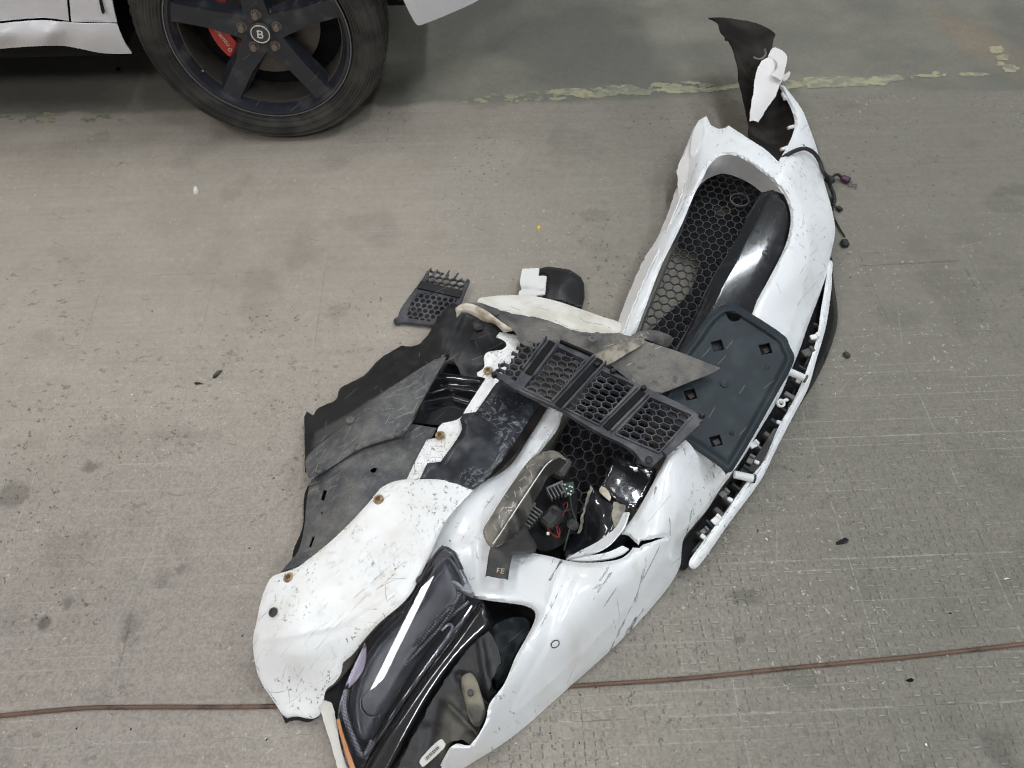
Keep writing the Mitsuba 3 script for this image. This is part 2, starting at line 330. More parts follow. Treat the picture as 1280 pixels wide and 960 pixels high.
scene['clear_lens'] = {'type': 'dielectric', 'int_ior': 1.5, 'ext_ior': 1.0, 'specular_transmittance': rgb(.92, .93, .95)}

# ------------------------------------------------------------------ floor
YAW = math.radians(2.5); CY, SY = math.cos(YAW), math.sin(YAW)
TILE, U0, V0 = .3195, .476, .343
STAINS = [(*pt(x, y)[:2], rx, ry, k) for x, y, rx, ry, k in [(55, 778, .022, .020, .9), (84, 754, .018, .020, .5), (163, 785, .034, .050, .55), (205, 722, .045, .03, .4), (115, 583, .03, .022, .7), (15, 620, .05, .05, .6), (935, 745, .06, .022, .55), (1000, 850, .07, .03, .4), (1250, 935, .05, .05, .5),
    (925, 800, .02, .01, .6), (415, 620, .03, .05, .3), (1270, 238, .12, .04, .35), (225, 712, .02, .02, .5), (420, 390, .05, .04, .3)]]
CRACKS = [(pt(*a)[:2], pt(*b)[:2], w) for a, b, w in [((1105, 331), (1200, 326), .004), ((1075, 332), (1108, 331), .002), ((1207, 336), (1221, 362), .0025), ((1160, 252), (1164, 266), .002), ((1088, 365), (1102, 395), .0018), ((215, 540), (222, 546), .003), ((262, 476), (275, 464), .003), ((146, 208), (152, 204), .004)]]
def f_floor(p, n, uv):
    u, v = p.x*CY + p.y*SY, -p.x*SY + p.y*CY
    big = fbm(u*1.3, v*1.3, .5, octaves=3); med = fbm(u*7, v*7, 4.5, octaves=4); fine = fbm(u*70, v*70, 8.5, octaves=3)
    grit = noise(u*430, v*430, 2)
    c = mix((.318, .282, .238), (.39, .349, .300), smoothstep(.15, .85, .5*big + .5*med))
    c = mix(c, (.172, .163, .136), smoothstep(-.45, .9, u) * .88)  # light falling off to the right, put into the floor colour
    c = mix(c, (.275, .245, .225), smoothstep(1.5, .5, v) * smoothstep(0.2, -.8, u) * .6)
    mid = noise(u*210, v*210, 12); gr_ = .35 + .65*smoothstep(1.7, .8, v); c = c * (1 + .20*(fine - .5) + gr_*(.22*(grit - .5) + .24*(mid - .5)))
    streak = fbm(u*3, v*90, 1.5, octaves=3); c = c * (.91 + .18*streak)
    # small stamped cells of the older tiles: short dark dashes and pale chips between them
    wx, wy = .010*(fbm(u*9, v*9, 90.5) - .5), .008*(fbm(u*9, v*9, 95.5) - .5)
    a, b = (u - U0 + wx)*15/TILE, (v - V0 + wy)*19/TILE
    row = dr.floor(b); fb = b - row
    jit = cell_rand(dr.floor(a + .5), row, 8) - .5
    ca = dr.floor(a + .5); da = dr.abs(a - ca + .16*jit + .10*(fb - .5)*jit)
    cb = dr.floor(b + .5); fa = a - dr.floor(a); db = dr.abs(b - cb + .12*(cell_rand(dr.floor(a), cb, 9) - .5))
    zone = smoothstep(1.35, .6, v + .5*(fbm(u*1.7, v*1.7, 9.5) - .5)) * smoothstep(-.75, .15, u + .5*(fbm(u*2, v*2, 3.5) - .5))
    zone = zone * (.30 + .80*smoothstep(.36, .6, fbm(u*4, v*4, 13.5)))
    rv, rh = cell_rand(ca, row, 5), cell_rand(dr.floor(a), cb, 6)
    wv = noise(u*260, v*260, 4)
    lv = (1 - smoothstep(.03, .12, da + .10*(wv - .5))) * smoothstep(.22, .5, rv) * smoothstep(.05, .2, fb) * smoothstep(.45 + .5*rv, .35 + .4*rv, fb)
    lh = (1 - smoothstep(.02, .14, db + .12*(wv - .5))) * smoothstep(.5, .8, rh) * smoothstep(.0, .2, fa) * smoothstep(1.0, .6, fa)
    c = mix(c, (.10, .095, .082), dr.clip((.80*lv + .45*lh) * zone * (.5 + .8*mid), 0, .7))
    sa, sb = a - ca, b - cb
    pale = (1 - smoothstep(.0, .13, dr.abs(sb - .16))) * smoothstep(.75, .95, rh) * smoothstep(.1, .3, fa) * smoothstep(.9, .6, fa) + .7*(1 - smoothstep(.0, .13, dr.abs(sa - .2))) * smoothstep(.85, .97, rv) * smoothstep(.1, .3, fb) * smoothstep(.8, .6, fb)
    zl = smoothstep(1.5, .7, v)
    c = mix(c, (.48, .46, .42), dr.clip(pale * (.16*zl + .30*zone), 0, .4))
    # pale and dark trowel lines across the tiles
    b3 = (v - V0 + .004*(fbm(u*3, v*3, 33.5) - .5))*13/TILE; r3 = dr.floor(b3 + .5); seglen = dr.floor(u*3.1 + 7*cell_rand(r3, 2))
    on = smoothstep(.60, .80, cell_rand(r3, seglen, 77) * .6 + .5*fbm(u*3, v*6, 21.5))
    hl = (1 - smoothstep(.015, .075, dr.abs(b3 - r3) + .05*(wv - .5))) * on
    c = mix(c, (.46, .435, .39), .40*hl * smoothstep(1.75, .95, v) * (.3 + .7*noise(u*60, v*60, 5)))
    # joints worn pale in places, dark in others
    ja, jb = (u - U0)/TILE, (v - V0)/TILE
    ea, eb = dr.abs(ja - dr.floor(ja + .5))*TILE, dr.abs(jb - dr.floor(jb + .5))*TILE
    j = (1 - smoothstep(.0006, .0026, dr.minimum(ea, eb) + .0024*(wv - .5)))
    low = smoothstep(1.65, .8, v)
    jw = smoothstep(.30, .50, fbm(u*5, v*5, 17.5)); gaps = .35 + .65*noise(u*40, v*40, 31)
    c = mix(c, (.52, .50, .45), .62 * j * jw * smoothstep(.25, .6, fbm(u*11, v*11, 19.5)) * low * gaps)
    c = mix(c, (.15, .14, .125), .25 * j * (1 - jw) * (.12 + .88*low) * gaps)
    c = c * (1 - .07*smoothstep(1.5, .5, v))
    # specks, scuffs and stains
    c = mix(c, (.09, .082, .07), .75*smoothstep(.735, .78, speck(u, v, 95, 44)) * smoothstep(.46, .66, fbm(u*3, v*3, 45)))
    c = mix(c, (.12, .11, .096), .45*smoothstep(.71, .80, speck(u, v*1.6, 42, 144)) * smoothstep(.60, .74, fbm(u*2.3, v*2.3, 145)))
    c = mix(c, (.56, .54, .49), .55*smoothstep(.77, .81, speck(u, v, 120, 54)) * smoothstep(.42, .62, fbm(u*4, v*4, 55)))
    st = smoothstep(.60, .78, fbm(u*6.1, v*6.6, 60, octaves=5)); c = mix(c, c*.74, .5*st)
    c = mix(c, (.49, .465, .42), .15*dr.maximum(scratch(u, v, 1.4, .35, .12, .0022, .20, 91), scratch(u, v, .5, .25, .16, .002, .16, 95)))
    c = mix(c, (.14, .13, .115), .5*scratch(u, v, .25, .05, .11, .0022, .16, 191, .9))
    for sx, sy, rx, ry, k_ in STAINS:
        e = dr.sqrt(dr.square((p.x - sx)/rx) + dr.square((p.y - sy)/ry)) + 1.5*(fbm(p.x*38, p.y*38, sx*9, octaves=4) - .5)
        c = mix(c, c*.42, k_*smoothstep(1.0, .35, e))
    for a_, b_, w_ in CRACKS: c = mix(c, (.10, .09, .075), .75*seg(p.x, p.y, a_, b_, w_))
    # painted bay beyond the line: grey green, rubbed
    bay = smoothstep(2.395, 2.435, v + .05*(fbm(u*9, v*9, 70) - .5))
    g = mix((.135, .134, .115), (.20, .192, .158), smoothstep(.35, .68, fbm(u*2.5, v*3.5, 72, octaves=4)))
    g = mix(g, (.27, .195, .13), .45*smoothstep(.12, .0, dr.sqrt(dr.square((u - 1.93) + .35*(v - 2.72)) + .16*dr.square(v - 2.72)) - .03))
    return mix(c, g * (.82 + .24*fine + .16*grit), .85*bay)
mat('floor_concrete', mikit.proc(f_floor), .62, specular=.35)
def uvxy(u, v): return np.array([u*CY - v*SY, u*SY + v*CY])
def slab(u0, u1, v0, v1, z0, z1, bev=.0012):
    top = [uvxy(*q) for q in ((u0+bev, v0+bev), (u1-bev, v0+bev), (u1-bev, v1-bev), (u0+bev, v1-bev))]
    rim = [uvxy(*q) for q in ((u0, v0), (u1, v0), (u1, v1), (u0, v1))]
    V = [[*q, z1] for q in top] + [[*q, z1 - bev*.6] for q in rim] + [[*q, z0] for q in rim]
    F = [[0, 1, 2], [0, 2, 3]]
    for k in range(4):
        l = (k+1) % 4
        F += [[4+k, 4+l, l], [4+k, l, k], [8+k, 8+l, 4+l], [8+k, 4+l, 4+k]]
    return np.array(V), np.array(F)
thing('floor', 'worn beige concrete floor of square tiles with pale scored joints', 'floor', kind='structure')
q = [uvxy(*k) for k in ((-9, -6), (9, -6), (9, 2.3), (-9, 2.3))]
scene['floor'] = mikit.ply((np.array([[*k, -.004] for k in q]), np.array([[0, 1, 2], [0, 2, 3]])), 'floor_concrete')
for i in range(-8, 6):
    for j in range(-1, 6):
        u0, v0 = U0 + i*TILE, V0 + j*TILE
        g, bv = (.00022, .0003) if j < 4 else (.00008, .0001)
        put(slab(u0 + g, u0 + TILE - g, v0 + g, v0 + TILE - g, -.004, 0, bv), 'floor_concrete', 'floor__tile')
thing('painted_bay', 'rubbed grey green painted floor beyond the yellow line', 'floor', kind='structure')
q = [uvxy(*k) for k in ((-9, V0 + 6*TILE), (9, V0 + 6*TILE), (9, 14), (-9, 14))]
scene['painted_bay'] = mikit.ply((np.array([[*k, 0] for k in q]), np.array([[0, 1, 2], [0, 2, 3]])), 'floor_concrete')
# worn yellow line: flakes of paint
mat('line_paint', mikit.proc(lambda p, n, uv: mix((.34, .325, .21), (.215, .21, .168), smoothstep(.35, .65, fbm(p.x*30, p.y*50, 1.5, octaves=4)))), .6)
flakes = []
def flake(px, py, rx, ry, sd, ang=0.0, n=40):
    a = np.linspace(0, 2*math.pi, n, endpoint=False)
    r = .55 + .9*meshkit.fbm(np.c_[np.cos(a)*2.2 + sd*7.1, np.sin(a)*2.2, a*0 + sd], 3, sd)
    x, y = rx*r*np.cos(a), ry*r*np.sin(a)
    w = pt(px + x*math.cos(ang) - y*math.sin(ang), py + x*math.sin(ang) + y*math.cos(ang), 0)
    return Polygon(w[:, :2]).buffer(0)
def liney(x): return float(np.interp(x, [0, 160, 480, 560, 640, 760, 900, 1040, 1150, 1200, 1280], [150, 145, 133, 128, 123, 115, 108, 104, 98, 95, 91]))
for k in range(190):
    x = random.choice([random.uniform(690, 880), random.uniform(690, 1060), random.uniform(985, 1110), random.uniform(560, 1240), random.uniform(0, 160), random.uniform(600, 720)])
    dens = 1.0 if 690 < x < 1110 else .5
    flakes.append(flake(x, liney(x) + random.uniform(-6, 5), random.uniform(2, 12)*dens, random.uniform(1.0, 3.2)*(.5 + .5*dens), k, random.uniform(-.08, .03)))
for x, y, rx, ry in [(735, 118, 26, 3), (790, 115, 30, 4), (850, 112, 34, 4), (1062, 102, 32, 5), (1020, 104, 16, 4), (1110, 98, 22, 4), (1160, 95, 16, 2), (1215, 93, 18, 2), (1245, 62, 9, 5), (1252, 72, 8, 4), (1263, 86, 10, 5), (1250, 80, 5, 3), (598, 125, 6, 2.5), (640, 121, 10, 3)]:
    flakes.append(flake(x, y, rx, ry, int(x)))
FL = shapely.union_all(flakes)
thing('yellow_line', 'faded yellow floor line with most of its paint flaked off', 'floor marking', kind='structure')
for g_ in sorted(getattr(FL, 'geoms', [FL]), key=lambda g: -g.area):
    if g_.area > 3e-5: put(prism(g_, .0008, None, .0018), 'line_paint', 'yellow_line__flake')

# rusty rod lying across the floor, under the wreck
ROD = [(-40, 899), (0, 895), (60, 889), (110, 885), (180, 884), (345, 883), (520, 874), (715, 858), (860, 848), (1000, 834), (1140, 821), (1280, 805), (1330, 799)]
thing('rusty_rod', 'long thin rusty brown rod lying across the floor under the wrecked bumper', 'rod')
tube('rusty_rod', [(x, y, .0035) for x, y in ROD], .0047, 'rod_rust', 7, 12)

# ------------------------------------------------------------------ the wrecked front bumper
B = thing('front_bumper', 'wrecked white car front bumper with a honeycomb opening, torn upper arm and black plate bracket', 'bumper')
LEFT = [(591, 602), (605, 600), (625, 592), (642, 577), (690, 504), (745, 447), (777, 399), (807, 325), (822, 300), (838, 262), (848, 237)]
OUT = LEFT + [(847, 212), (854, 192), (861, 175), (866, 162, 1), (874, 150, 1), (883, 145, 1), (889, 157, 1), (899, 161), (906, 160, 1), (911, 157, 1), (937, 174), (957, 187), (973, 202, 1),
    (985, 181), (992, 164), (993, 150), (987, 132), (980, 120), (973, 106, 1), (980, 107, 1), (1002, 136), (1012, 160), (1021, 186), (1030, 226), (1040, 262), (1044, 288), (1039, 316), (1033, 343), (1024, 370),
    (1010, 407), (1000, 436), (990, 460), (975, 495), (950, 537), (930, 570), (915, 592), (900, 612), (884, 637), (868, 656), (855, 673), (852, 690), (850, 708), (836, 733), (799, 777), (765, 811), (715, 856), (642, 920), (580, 960), (545, 985), (535, 990, 1),
    (545, 968, 1), (556, 945, 1), (566, 932), (587, 932, 1), (597, 920), (607, 901), (612, 880), (630, 855), (645, 820), (655, 802), (668, 776), (668, 764), (655, 757), (636, 754), (606, 750), (585, 745), (545, 715), (530, 695), (540, 660), (556, 640), (580, 614), (592, 607, 1)]
OPEN = [(878, 224), (886, 208), (900, 195), (920, 195), (940, 206), (965, 226), (979, 242), (987, 262), (988, 280), (980, 311), (940, 387), (915, 432), (890, 480), (866, 530), (850, 556, 1), (845, 559), (837, 566), (825, 587), (810, 615), (792, 646), (780, 660, 1),
    (777, 667, 1), (786, 670, 1), (793, 677, 1), (798, 681, 1), (801, 676, 1), (813, 674.5, 1), (820, 672.5, 1), (832, 671.5, 1), (821, 675, 1), (813, 678, 1), (804, 680.5, 1), (799, 685, 1), (791, 684.5, 1), (787, 690, 1), (780, 696), (770, 700), (747, 703), (725, 703), (705, 700), (690, 696), (670, 692), (640, 688), (625, 676), (620, 655), (632, 625), (656, 590), (679, 560), (697, 536), (706, 512), (747, 466), (792, 419), (803, 394), (826, 334), (852, 281), (868, 243)]
ZC = [(975, 105, .13), (1000, 140, .15), (1011, 165, .12), (988, 175, .16), (1020, 190, .09), (995, 200, .185), (1030, 235, .08), (1043, 290, .07), (1035, 340, .07), (1020, 385, .06), (1000, 437, .06), (990, 460, .06), (950, 537, .07), (920, 586, .08), (884, 637, .075), (852, 690, .045), (829, 740, .03), (799, 777, .022), (715, 855, .018), (642, 920, .02), (580, 960, .025), (540, 988, .03),
    (986, 262, .19), (980, 311, .19), (940, 387, .17), (915, 432, .135), (890, 480, .125), (868, 528, .13), (850, 558, .19), (837, 567, .20), (810, 615, .185), (779, 662, .165), (1012, 280, .175), (1003, 340, .165), (972, 420, .125), (930, 500, .115), (880, 590, .12), (840, 650, .175), (858, 605, .165), (860, 575, .18),
    (905, 165, .16), (937, 178, .18), (960, 215, .195), (920, 190, .195), (887, 200, .185), (872, 160, .13), (850, 215, .085), (864, 220, .14), (847, 240, .08), (862, 252, .135), (807, 325, .075), (834, 308, .125), (777, 399, .075), (797, 400, .12), (690, 504, .10), (704, 512, .115), (645, 578, .115), (668, 572, .13), (592, 605, .125),
    (575, 640, .13), (545, 690, .12), (600, 690, .14), (630, 722, .17), (690, 698, .20), (747, 704, .205), (790, 690, .19), (832, 672, .18), (700, 740, .225), (720, 720, .225), (760, 740, .195), (805, 725, .13), (720, 800, .16), (680, 800, .19), (668, 770, .20), (640, 752, .185), (655, 805, .19), (620, 890, .155), (590, 940, .13), (690, 850, .085), (840, 700, .10)]
def creases(V):                                          # pressed character lines of the cover
    z = np.zeros(len(V)); q = shapely.points(V)
    for line, h, w in (([(704, 704), (694, 728), (680, 770), (664, 800)], .0045, 3.5), ([(716, 720), (700, 760), (682, 806), (640, 880)], -.0030, 5), ([(846, 640), (838, 690), (795, 748), (730, 815), (640, 895)], .0040, 4.5),
                       ([(976, 205), (1000, 250), (1014, 310), (1000, 380), (975, 440)], .0035, 4.5), ([(905, 168), (880, 185), (866, 225), (842, 285), (815, 345), (786, 408)], .0035, 3), ([(606, 742), (640, 744), (674, 752), (684, 768), (668, 806)], .003, 3.5), ([(620, 640), (596, 680), (604, 725)], -.003, 5)):
        z += h*np.exp(-(shapely.distance(LineString(line), q)/w)**2)
    return z
panel(B + '__cover', OUT, ZC, 'paint_clean', .004, 3.6, edge=(6, .012), holes=[OPEN], dent=(.0022, .022, 4), smooth=38, fold=creases)
tag(B + '__cover', 'white painted cover, scratched and cracked at the lower end')
# recessed wall round the top of the opening, down to the mesh
panel(B + '__opening_wall', [(868, 243), (878, 224), (886, 208), (900, 195), (920, 195), (940, 206), (965, 226), (980, 243, 1), (966, 238, 1), (953, 241, 1), (937, 229), (920, 221), (905, 217), (895, 219), (882, 225), (873, 234), (862, 252, 1)],
      [(868, 243, .12), (886, 208, .175), (900, 195, .185), (920, 195, .185), (940, 206, .185), (965, 226, .185), (978, 242, .18), (953, 241, .11), (937, 229, .10), (920, 221, .095), (905, 217, .095), (895, 219, .095), (882, 225, .095), (873, 234, .095), (862, 252, .10)], 'inner_pale', .003, 4)
# pale torn layers at the top left corner
panel(B + '__torn_layer', [(874, 150, 1), (879, 158), (876, 175), (870, 190), (864, 196), (864, 180), (867, 165)], [(874, 150, .16), (879, 158, .165), (864, 196, .135), (876, 180, .16)], 'paint_clean', .003, 3)
panel(B + '__torn_layer', [(860, 180, 1), (856, 192, 1), (852, 198), (846, 213), (847, 228), (850, 245), (854, 232), (861, 214), (863, 195)], [(860, 180, .12), (846, 213, .10), (850, 245, .10), (861, 214, .125)], 'inner_pale', .003, 3, torn=(1.2, .3, 2))
panel(B + '__lower_edge', [(848, 232), (838, 258), (822, 296), (806, 322), (792, 352), (776, 392), (768, 416, 1), (777, 418, 1), (790, 385), (807, 345), (826, 305), (843, 265), (853, 240, 1)], [(848, 232, .075), (806, 322, .065), (768, 416, .065), (777, 418, .105), (826, 305, .105), (853, 240, .11)], 'inner_pale', .003, 4, torn=(.8, .25, 5))

# honeycomb mesh over the whole opening, black backing with two gaps that show the floor
MPL = plane3([(905, 217, .095), (803, 400, .085), (700, 690, .075)])
MREG = [(858, 268), (871, 236), (895, 216), (920, 219), (956, 241), (938, 272), (915, 312), (890, 352), (868, 400), (845, 440), (820, 500), (800, 570), (775, 640), (740, 690), (700, 699), (668, 690), (655, 650), (672, 600), (705, 530), (752, 470), (798, 416), (806, 395), (830, 338)]
mreg = plan(MREG, MPL)
hx = hexes(mreg, .0255, 1.05, math.radians(-20), .0026)
rim = mreg.difference(mreg.buffer(-.005))
put(prism(hx.union(rim).buffer(.00005), .004, MPL), 'mesh_plastic', B + '__honeycomb_mesh')
BK = [(x, y) for x, y in MREG]
W1 = [(841, 304), (858, 310), (871, 318), (877, 325), (873, 336), (866, 357), (857, 371), (845, 383), (832, 394), (822, 412), (792, 410), (800, 380), (822, 330)]
W2 = [(892, 262), (896, 255), (905, 253), (913, 257), (914, 265), (906, 270), (897, 269)]
panel(B + '__backing', BK, [(905, 217, .05), (803, 400, .045), (700, 690, .04)], 'void_black', .003, 9, holes=[W2, W1[:9] + [(806, 414), (809, 390), (824, 345)]])
rc = ptplane(np.array(924.), np.array(251.), MPL)
put(join([orient(trimesh.creation.annulus(.026, .029, .006), [0, 0, 1], rc + [0, 0, .003])]), 'grille_plastic', B + '__towing_ring')
# gloss black blade beside the mesh
def bladefold(V):
    d = (V - np.array([903, 355])) @ np.array([.888, .46])    # pixels right of the blade's crease
    return np.where(d < 0, d*.0013, 0) - .0000025*np.maximum(d, 0)**2
panel(B + '__gloss_blade', [(951, 241, 1), (966, 237, 1), (981, 251), (988, 272), (986, 292), (976, 320), (941, 390), (918, 432), (890, 480, 1), (842, 446, 1), (866, 400), (891, 348), (916, 307), (936, 267)],
      .172, 'gloss_black', .004, 3, fold=bladefold, edge=(1.5, .0012), smooth=28)
panel(B + '__gloss_blade', [(772, 569, 1), (786, 576), (822, 586, 1), (811, 614), (796, 636, 1), (781, 632), (762, 618), (752, 607, 1), (760, 588)],
      [(772, 569, .160), (822, 586, .158), (796, 636, .149), (752, 607, .154)], 'gloss_black', .004, 3, edge=(3, .003), dent=(.0013, .05, 3), torn=(1.2, .2, 3))
tag(B + '__gloss_blade_001', 'broken lower end of the gloss black blade')
def sensor(px, py, z, r, key=B + '__parking_sensor', m='ink', host=B + '__cover'):
    f = FIELDS[host]; z = float(f([[px, py]])[0]) + .0012
    A, Bq, C = (pt(px + a, py + b, float(f([[px + a, py + b]])[0])) for a, b in ((0, 0), (4, 0), (0, -4)))
    nrm = np.cross(Bq - A, C - A); r = r*.8
    put(orient(trimesh.creation.annulus(r*.82, r, .0012, sections=28), nrm, pt(px, py, z)), m, key)
for x, y, z, r in [(694, 805, .1795, .0115), (1005, 182, .166, .008), (1001, 181, .172, .0012), (957, 316, .1745, .0115), (790, 609, .159, .0125), (790, 609, .1595, .007)]:
    sensor(x, y, z, r, m='bracket_plastic' if x in (957, 790) else 'ink', host=B + ('__gloss_blade' if x == 957 else '__gloss_blade_001' if x == 790 else '__cover'))
# broken pieces inside the lower opening
panel(B + '__lamp_bezel', [(740, 606, 1), (750, 617), (767, 626), (783, 633, 1), (776, 648), (761, 668), (740, 684), (707, 697, 1), (707, 681, 1), (718, 668), (726, 650), (732, 627)],
      [(740, 606, .14), (783, 633, .145), (707, 697, .125), (720, 660, .10), (750, 650, .15)], 'gloss_black', .004, 3, edge=(4, .003), dent=(.004, .05, 8), torn=(1., .2, 9))
panel(B + '__crack_shade', [(690, 690), (750, 668), (790, 655), (840, 665), (830, 690), (780, 712), (710, 710)], .075, 'void_black', .004, 6)  # black sheet added to stand in for the shade inside the crack
panel(B + '__bezel_chip', [(752, 607, 1), (759, 612), (764, 622), (762, 626, 1), (754, 619), (749, 613)], .155, 'cream', .003, 2.5)
panel(B + '__bezel_edge', [(739, 606, 1), (741, 612), (734, 630), (730, 642), (729, 655), (725, 666, 1), (721, 668, 1), (726, 648), (731, 630)], .156, 'housing_tan', .0015, 2.5, torn=(1.5, .25, 4), dent=(.003, .2, 2))
panel(B + '__bezel_edge', [(767, 626, 1), (783, 632, 1), (776, 648), (769, 660, 1), (765, 645)], .158, 'mud', .0015, 2.5, torn=(1.2, .25, 6))
panel(B + '__inner_ledge', [(786, 640, 1), (779, 659), (760, 681), (737, 692), (708, 698, 1), (722, 690), (750, 675), (768, 657), (776, 641, 1)], [(786, 640, .17), (760, 681, .172), (708, 698, .17), (722, 690, .15), (768, 657, .15)], 'paint_clean', .004, 3)
panel(B + '__inner_ledge', [(786, 686, 1), (778, 692), (760, 698), (735, 701), (712, 700, 1), (735, 695), (760, 690), (778, 682, 1)], [(786, 686, .176), (712, 700, .18), (760, 690, .172), (778, 682, .172)], 'paint_clean', .004, 3)

# plate bracket
BR = [(850, 444), (868, 419), (880, 401), (894, 387), (906, 381), (921, 382), (936, 390), (982, 421), (987, 432), (993, 446), (990, 458), (975, 486), (916, 588), (907, 592, 1), (900, 584), (860, 556), (838, 540), (825, 520), (835, 480)]
BPL = [(850, 444, .185), (906, 382, .205), (986, 430, .19), (912, 590, .175), (830, 520, .175)]
def sq(cx, cy, s=8.5): return [(cx - s*1.05, cy - s*.55, 1), (cx + s*.55, cy - s*.95, 1), (cx + s*1.05, cy + s*.55, 1), (cx - s*.55, cy + s*.95, 1)]
def brlip(V):                                            # raised bevelled rim round a shallow tray
    P = Polygon(spline(BR)).boundary
    d = shapely.distance(P, shapely.points(V))
    return -.010*np.clip((d - 8)/4, 0, 1) - .010*np.clip(1 - d/8, 0, 1)**2
panel(B + '__plate_bracket', BR, BPL, 'slate_plastic', .005, 3, holes=[sq(897, 432), sq(957, 436), sq(863, 493), sq(895, 551), [(906, 389, 1), (927, 394, 1), (924, 400), (917, 402), (911, 399)]], fold=brlip, smooth=32)
tag(B + '__plate_bracket', 'dark slate plate bracket with four square holes')
panel(B + '__bracket_backing', [(850, 444), (906, 388), (972, 430), (925, 530), (900, 560), (860, 525)], [(850, 444, .16), (906, 386, .175), (980, 430, .165), (910, 585, .15)], 'void_black', .003, 10)
for x, y, r, z in [(906, 479, .011, .175), (959, 459, .006, .176), (915, 541, .005, .170)]:
    put(orient(lathe([(0, -.004), (r, -.004), (r, .0005), (r*.8, .0012), (r*.62, .0005), (r*.3, -.0008), (0, -.001)], 20), (0, 0, 1), pt(x, y, z)), 'slate_plastic', B + '__bracket_boss', 40)
for x, y, z in [(897, 432, .176), (957, 436, .174), (863, 493, .167), (895, 551, .164)]:
    put(chunk((.016, .014, .004), pt(x + 1, y + 2, z - .009), (0, 0, .5)), 'bracket_plastic', B + '__bracket_clip')

# lower lip: white strip, black air dam behind, clips and pegs in the gap
LO = [(1037, 325), (1040, 345), (1038, 372), (1032, 410), (1021, 448), (1010, 485), (990, 523), (970, 562), (951, 600), (910, 656), (880, 699), (868, 711), (861, 706)]
LI = [(866, 694), (904, 644), (937, 597), (954, 577), (972, 536), (995, 494), (1009, 460), (1021, 422), (1026, 388), (1030, 365), (1033, 345)]
panel(B + '__lip_strip', LO + LI, [(1037, 330, .065), (1032, 410, .06), (990, 523, .055), (880, 699, .05), (904, 644, .062), (972, 536, .068), (1026, 388, .07)], 'paint_clean', .006, 3, edge=(5, .008))
panel(B + '__air_dam', [(1038, 318), (1042, 350), (1047, 388), (1046, 408), (1036, 441), (1022, 471), (1006, 497), (985, 520), (1000, 470), (1020, 420), (1030, 370), (1034, 335)], [(1038, 318, .03), (1047, 390, .028), (1010, 490, .02), (1000, 470, .05), (1030, 370, .052)], 'gloss_clean', .004, 4, edge=(5, .008))
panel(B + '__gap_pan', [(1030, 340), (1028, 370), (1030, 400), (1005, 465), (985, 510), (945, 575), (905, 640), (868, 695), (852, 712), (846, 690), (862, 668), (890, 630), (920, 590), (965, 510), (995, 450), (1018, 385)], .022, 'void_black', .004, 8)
panel(B + '__gap_beam', [(968, 535, 1), (974, 540, 1), (945, 590, 1), (934, 588, 1)], .055, 'bracket_plastic', .02, 6)
panel(B + '__gap_beam', [(905, 640, 1), (914, 640, 1), (884, 682, 1), (864, 690, 1)], .045, 'bracket_plastic', .02, 6)
def peg(a, b, r, cap='bracket_plastic'):
    P, Q = pt(*a), pt(*b)
    put(tube_mesh(np.linspace(P, Q, 4), r, 14), 'white_plastic', B + '__peg', 50)
    d = (Q - P) / np.linalg.norm(Q - P)
    put(orient(lathe([(0, 0), (r*1.12, 0), (r*1.12, .005), (r*.6, .006), (0, .006)], 16), d, Q), cap, B + '__peg_cap', 40)
peg((986, 464, .075), (1006, 473, .075), .0095); peg((918, 593, .075), (941, 598, .07), .0095)
def clip(px, py, z, ang, m='white_plastic', s=1.0):
    p = pt(px, py, z)
    a = join([chunk((.022*s, .014*s, .005), p, (0, 0, ang)), chunk((.006*s, .014*s, .012), p + [.008*s*math.cos(ang), .008*s*math.sin(ang), .004], (0, 0, ang))])
    put(a, m, B + '__clip')
for a in [(1018, 421, .066, .3), (942, 556, .062, .5), (895, 650, .06, .7), (905, 617, .06, .6, 'grey_metal'), (880, 664, .05, .6, 'grey_metal', .8), (938, 575, .06, 1.0, 'grey_metal'), (1010, 440, .05, .4, 'bracket_plastic', 1.4), (930, 590, .055, .9, 'slate_plastic', 1.3), (978, 470, .05, .6, 'plum', .8)]: clip(*a)
for k in range(17):                                      # ribs and stub clips that cross the open gap
    t = .10 + .84*k/16; q1 = LineString([(1024, 372), (1008, 440), (992, 470), (953, 545), (922, 597), (886, 646), (858, 684)]).interpolate(t, True); q2 = LineString([(1031, 372), (1021, 422), (996, 494), (958, 572), (937, 600), (904, 646), (868, 694)]).interpolate(t, True)
    A_, B_ = pt(q1.x, q1.y, .042), pt(q2.x, q2.y, .048)
    m_ = ('bracket_plastic', 'grey_metal', 'bracket_plastic', 'slate_plastic')[k % 4]
    L_ = np.linalg.norm(B_ - A_); an_ = math.atan2(B_[1] - A_[1], B_[0] - A_[0])
    put(chunk((L_, .006 + .003*(k % 3), .014), (A_ + B_)/2, (0, 0, an_), .15), m_, B + '__gap_rib')
    if k % 3 == 1: put(chunk((.012, .009, .008), A_*.35 + B_*.65 + [0, 0, .010], (0, 0, an_ + .3), .2), 'white_plastic', B + '__gap_clip')
put(orient(trimesh.creation.annulus(.006, .011, .006), (.2, -.3, 1), pt(976, 504, .068)), 'white_plastic', B + '__clip_ring')
put(chunk((.024, .008, .004), pt(980, 501, .066), (0, 0, .4)), 'white_plastic', B + '__clip')

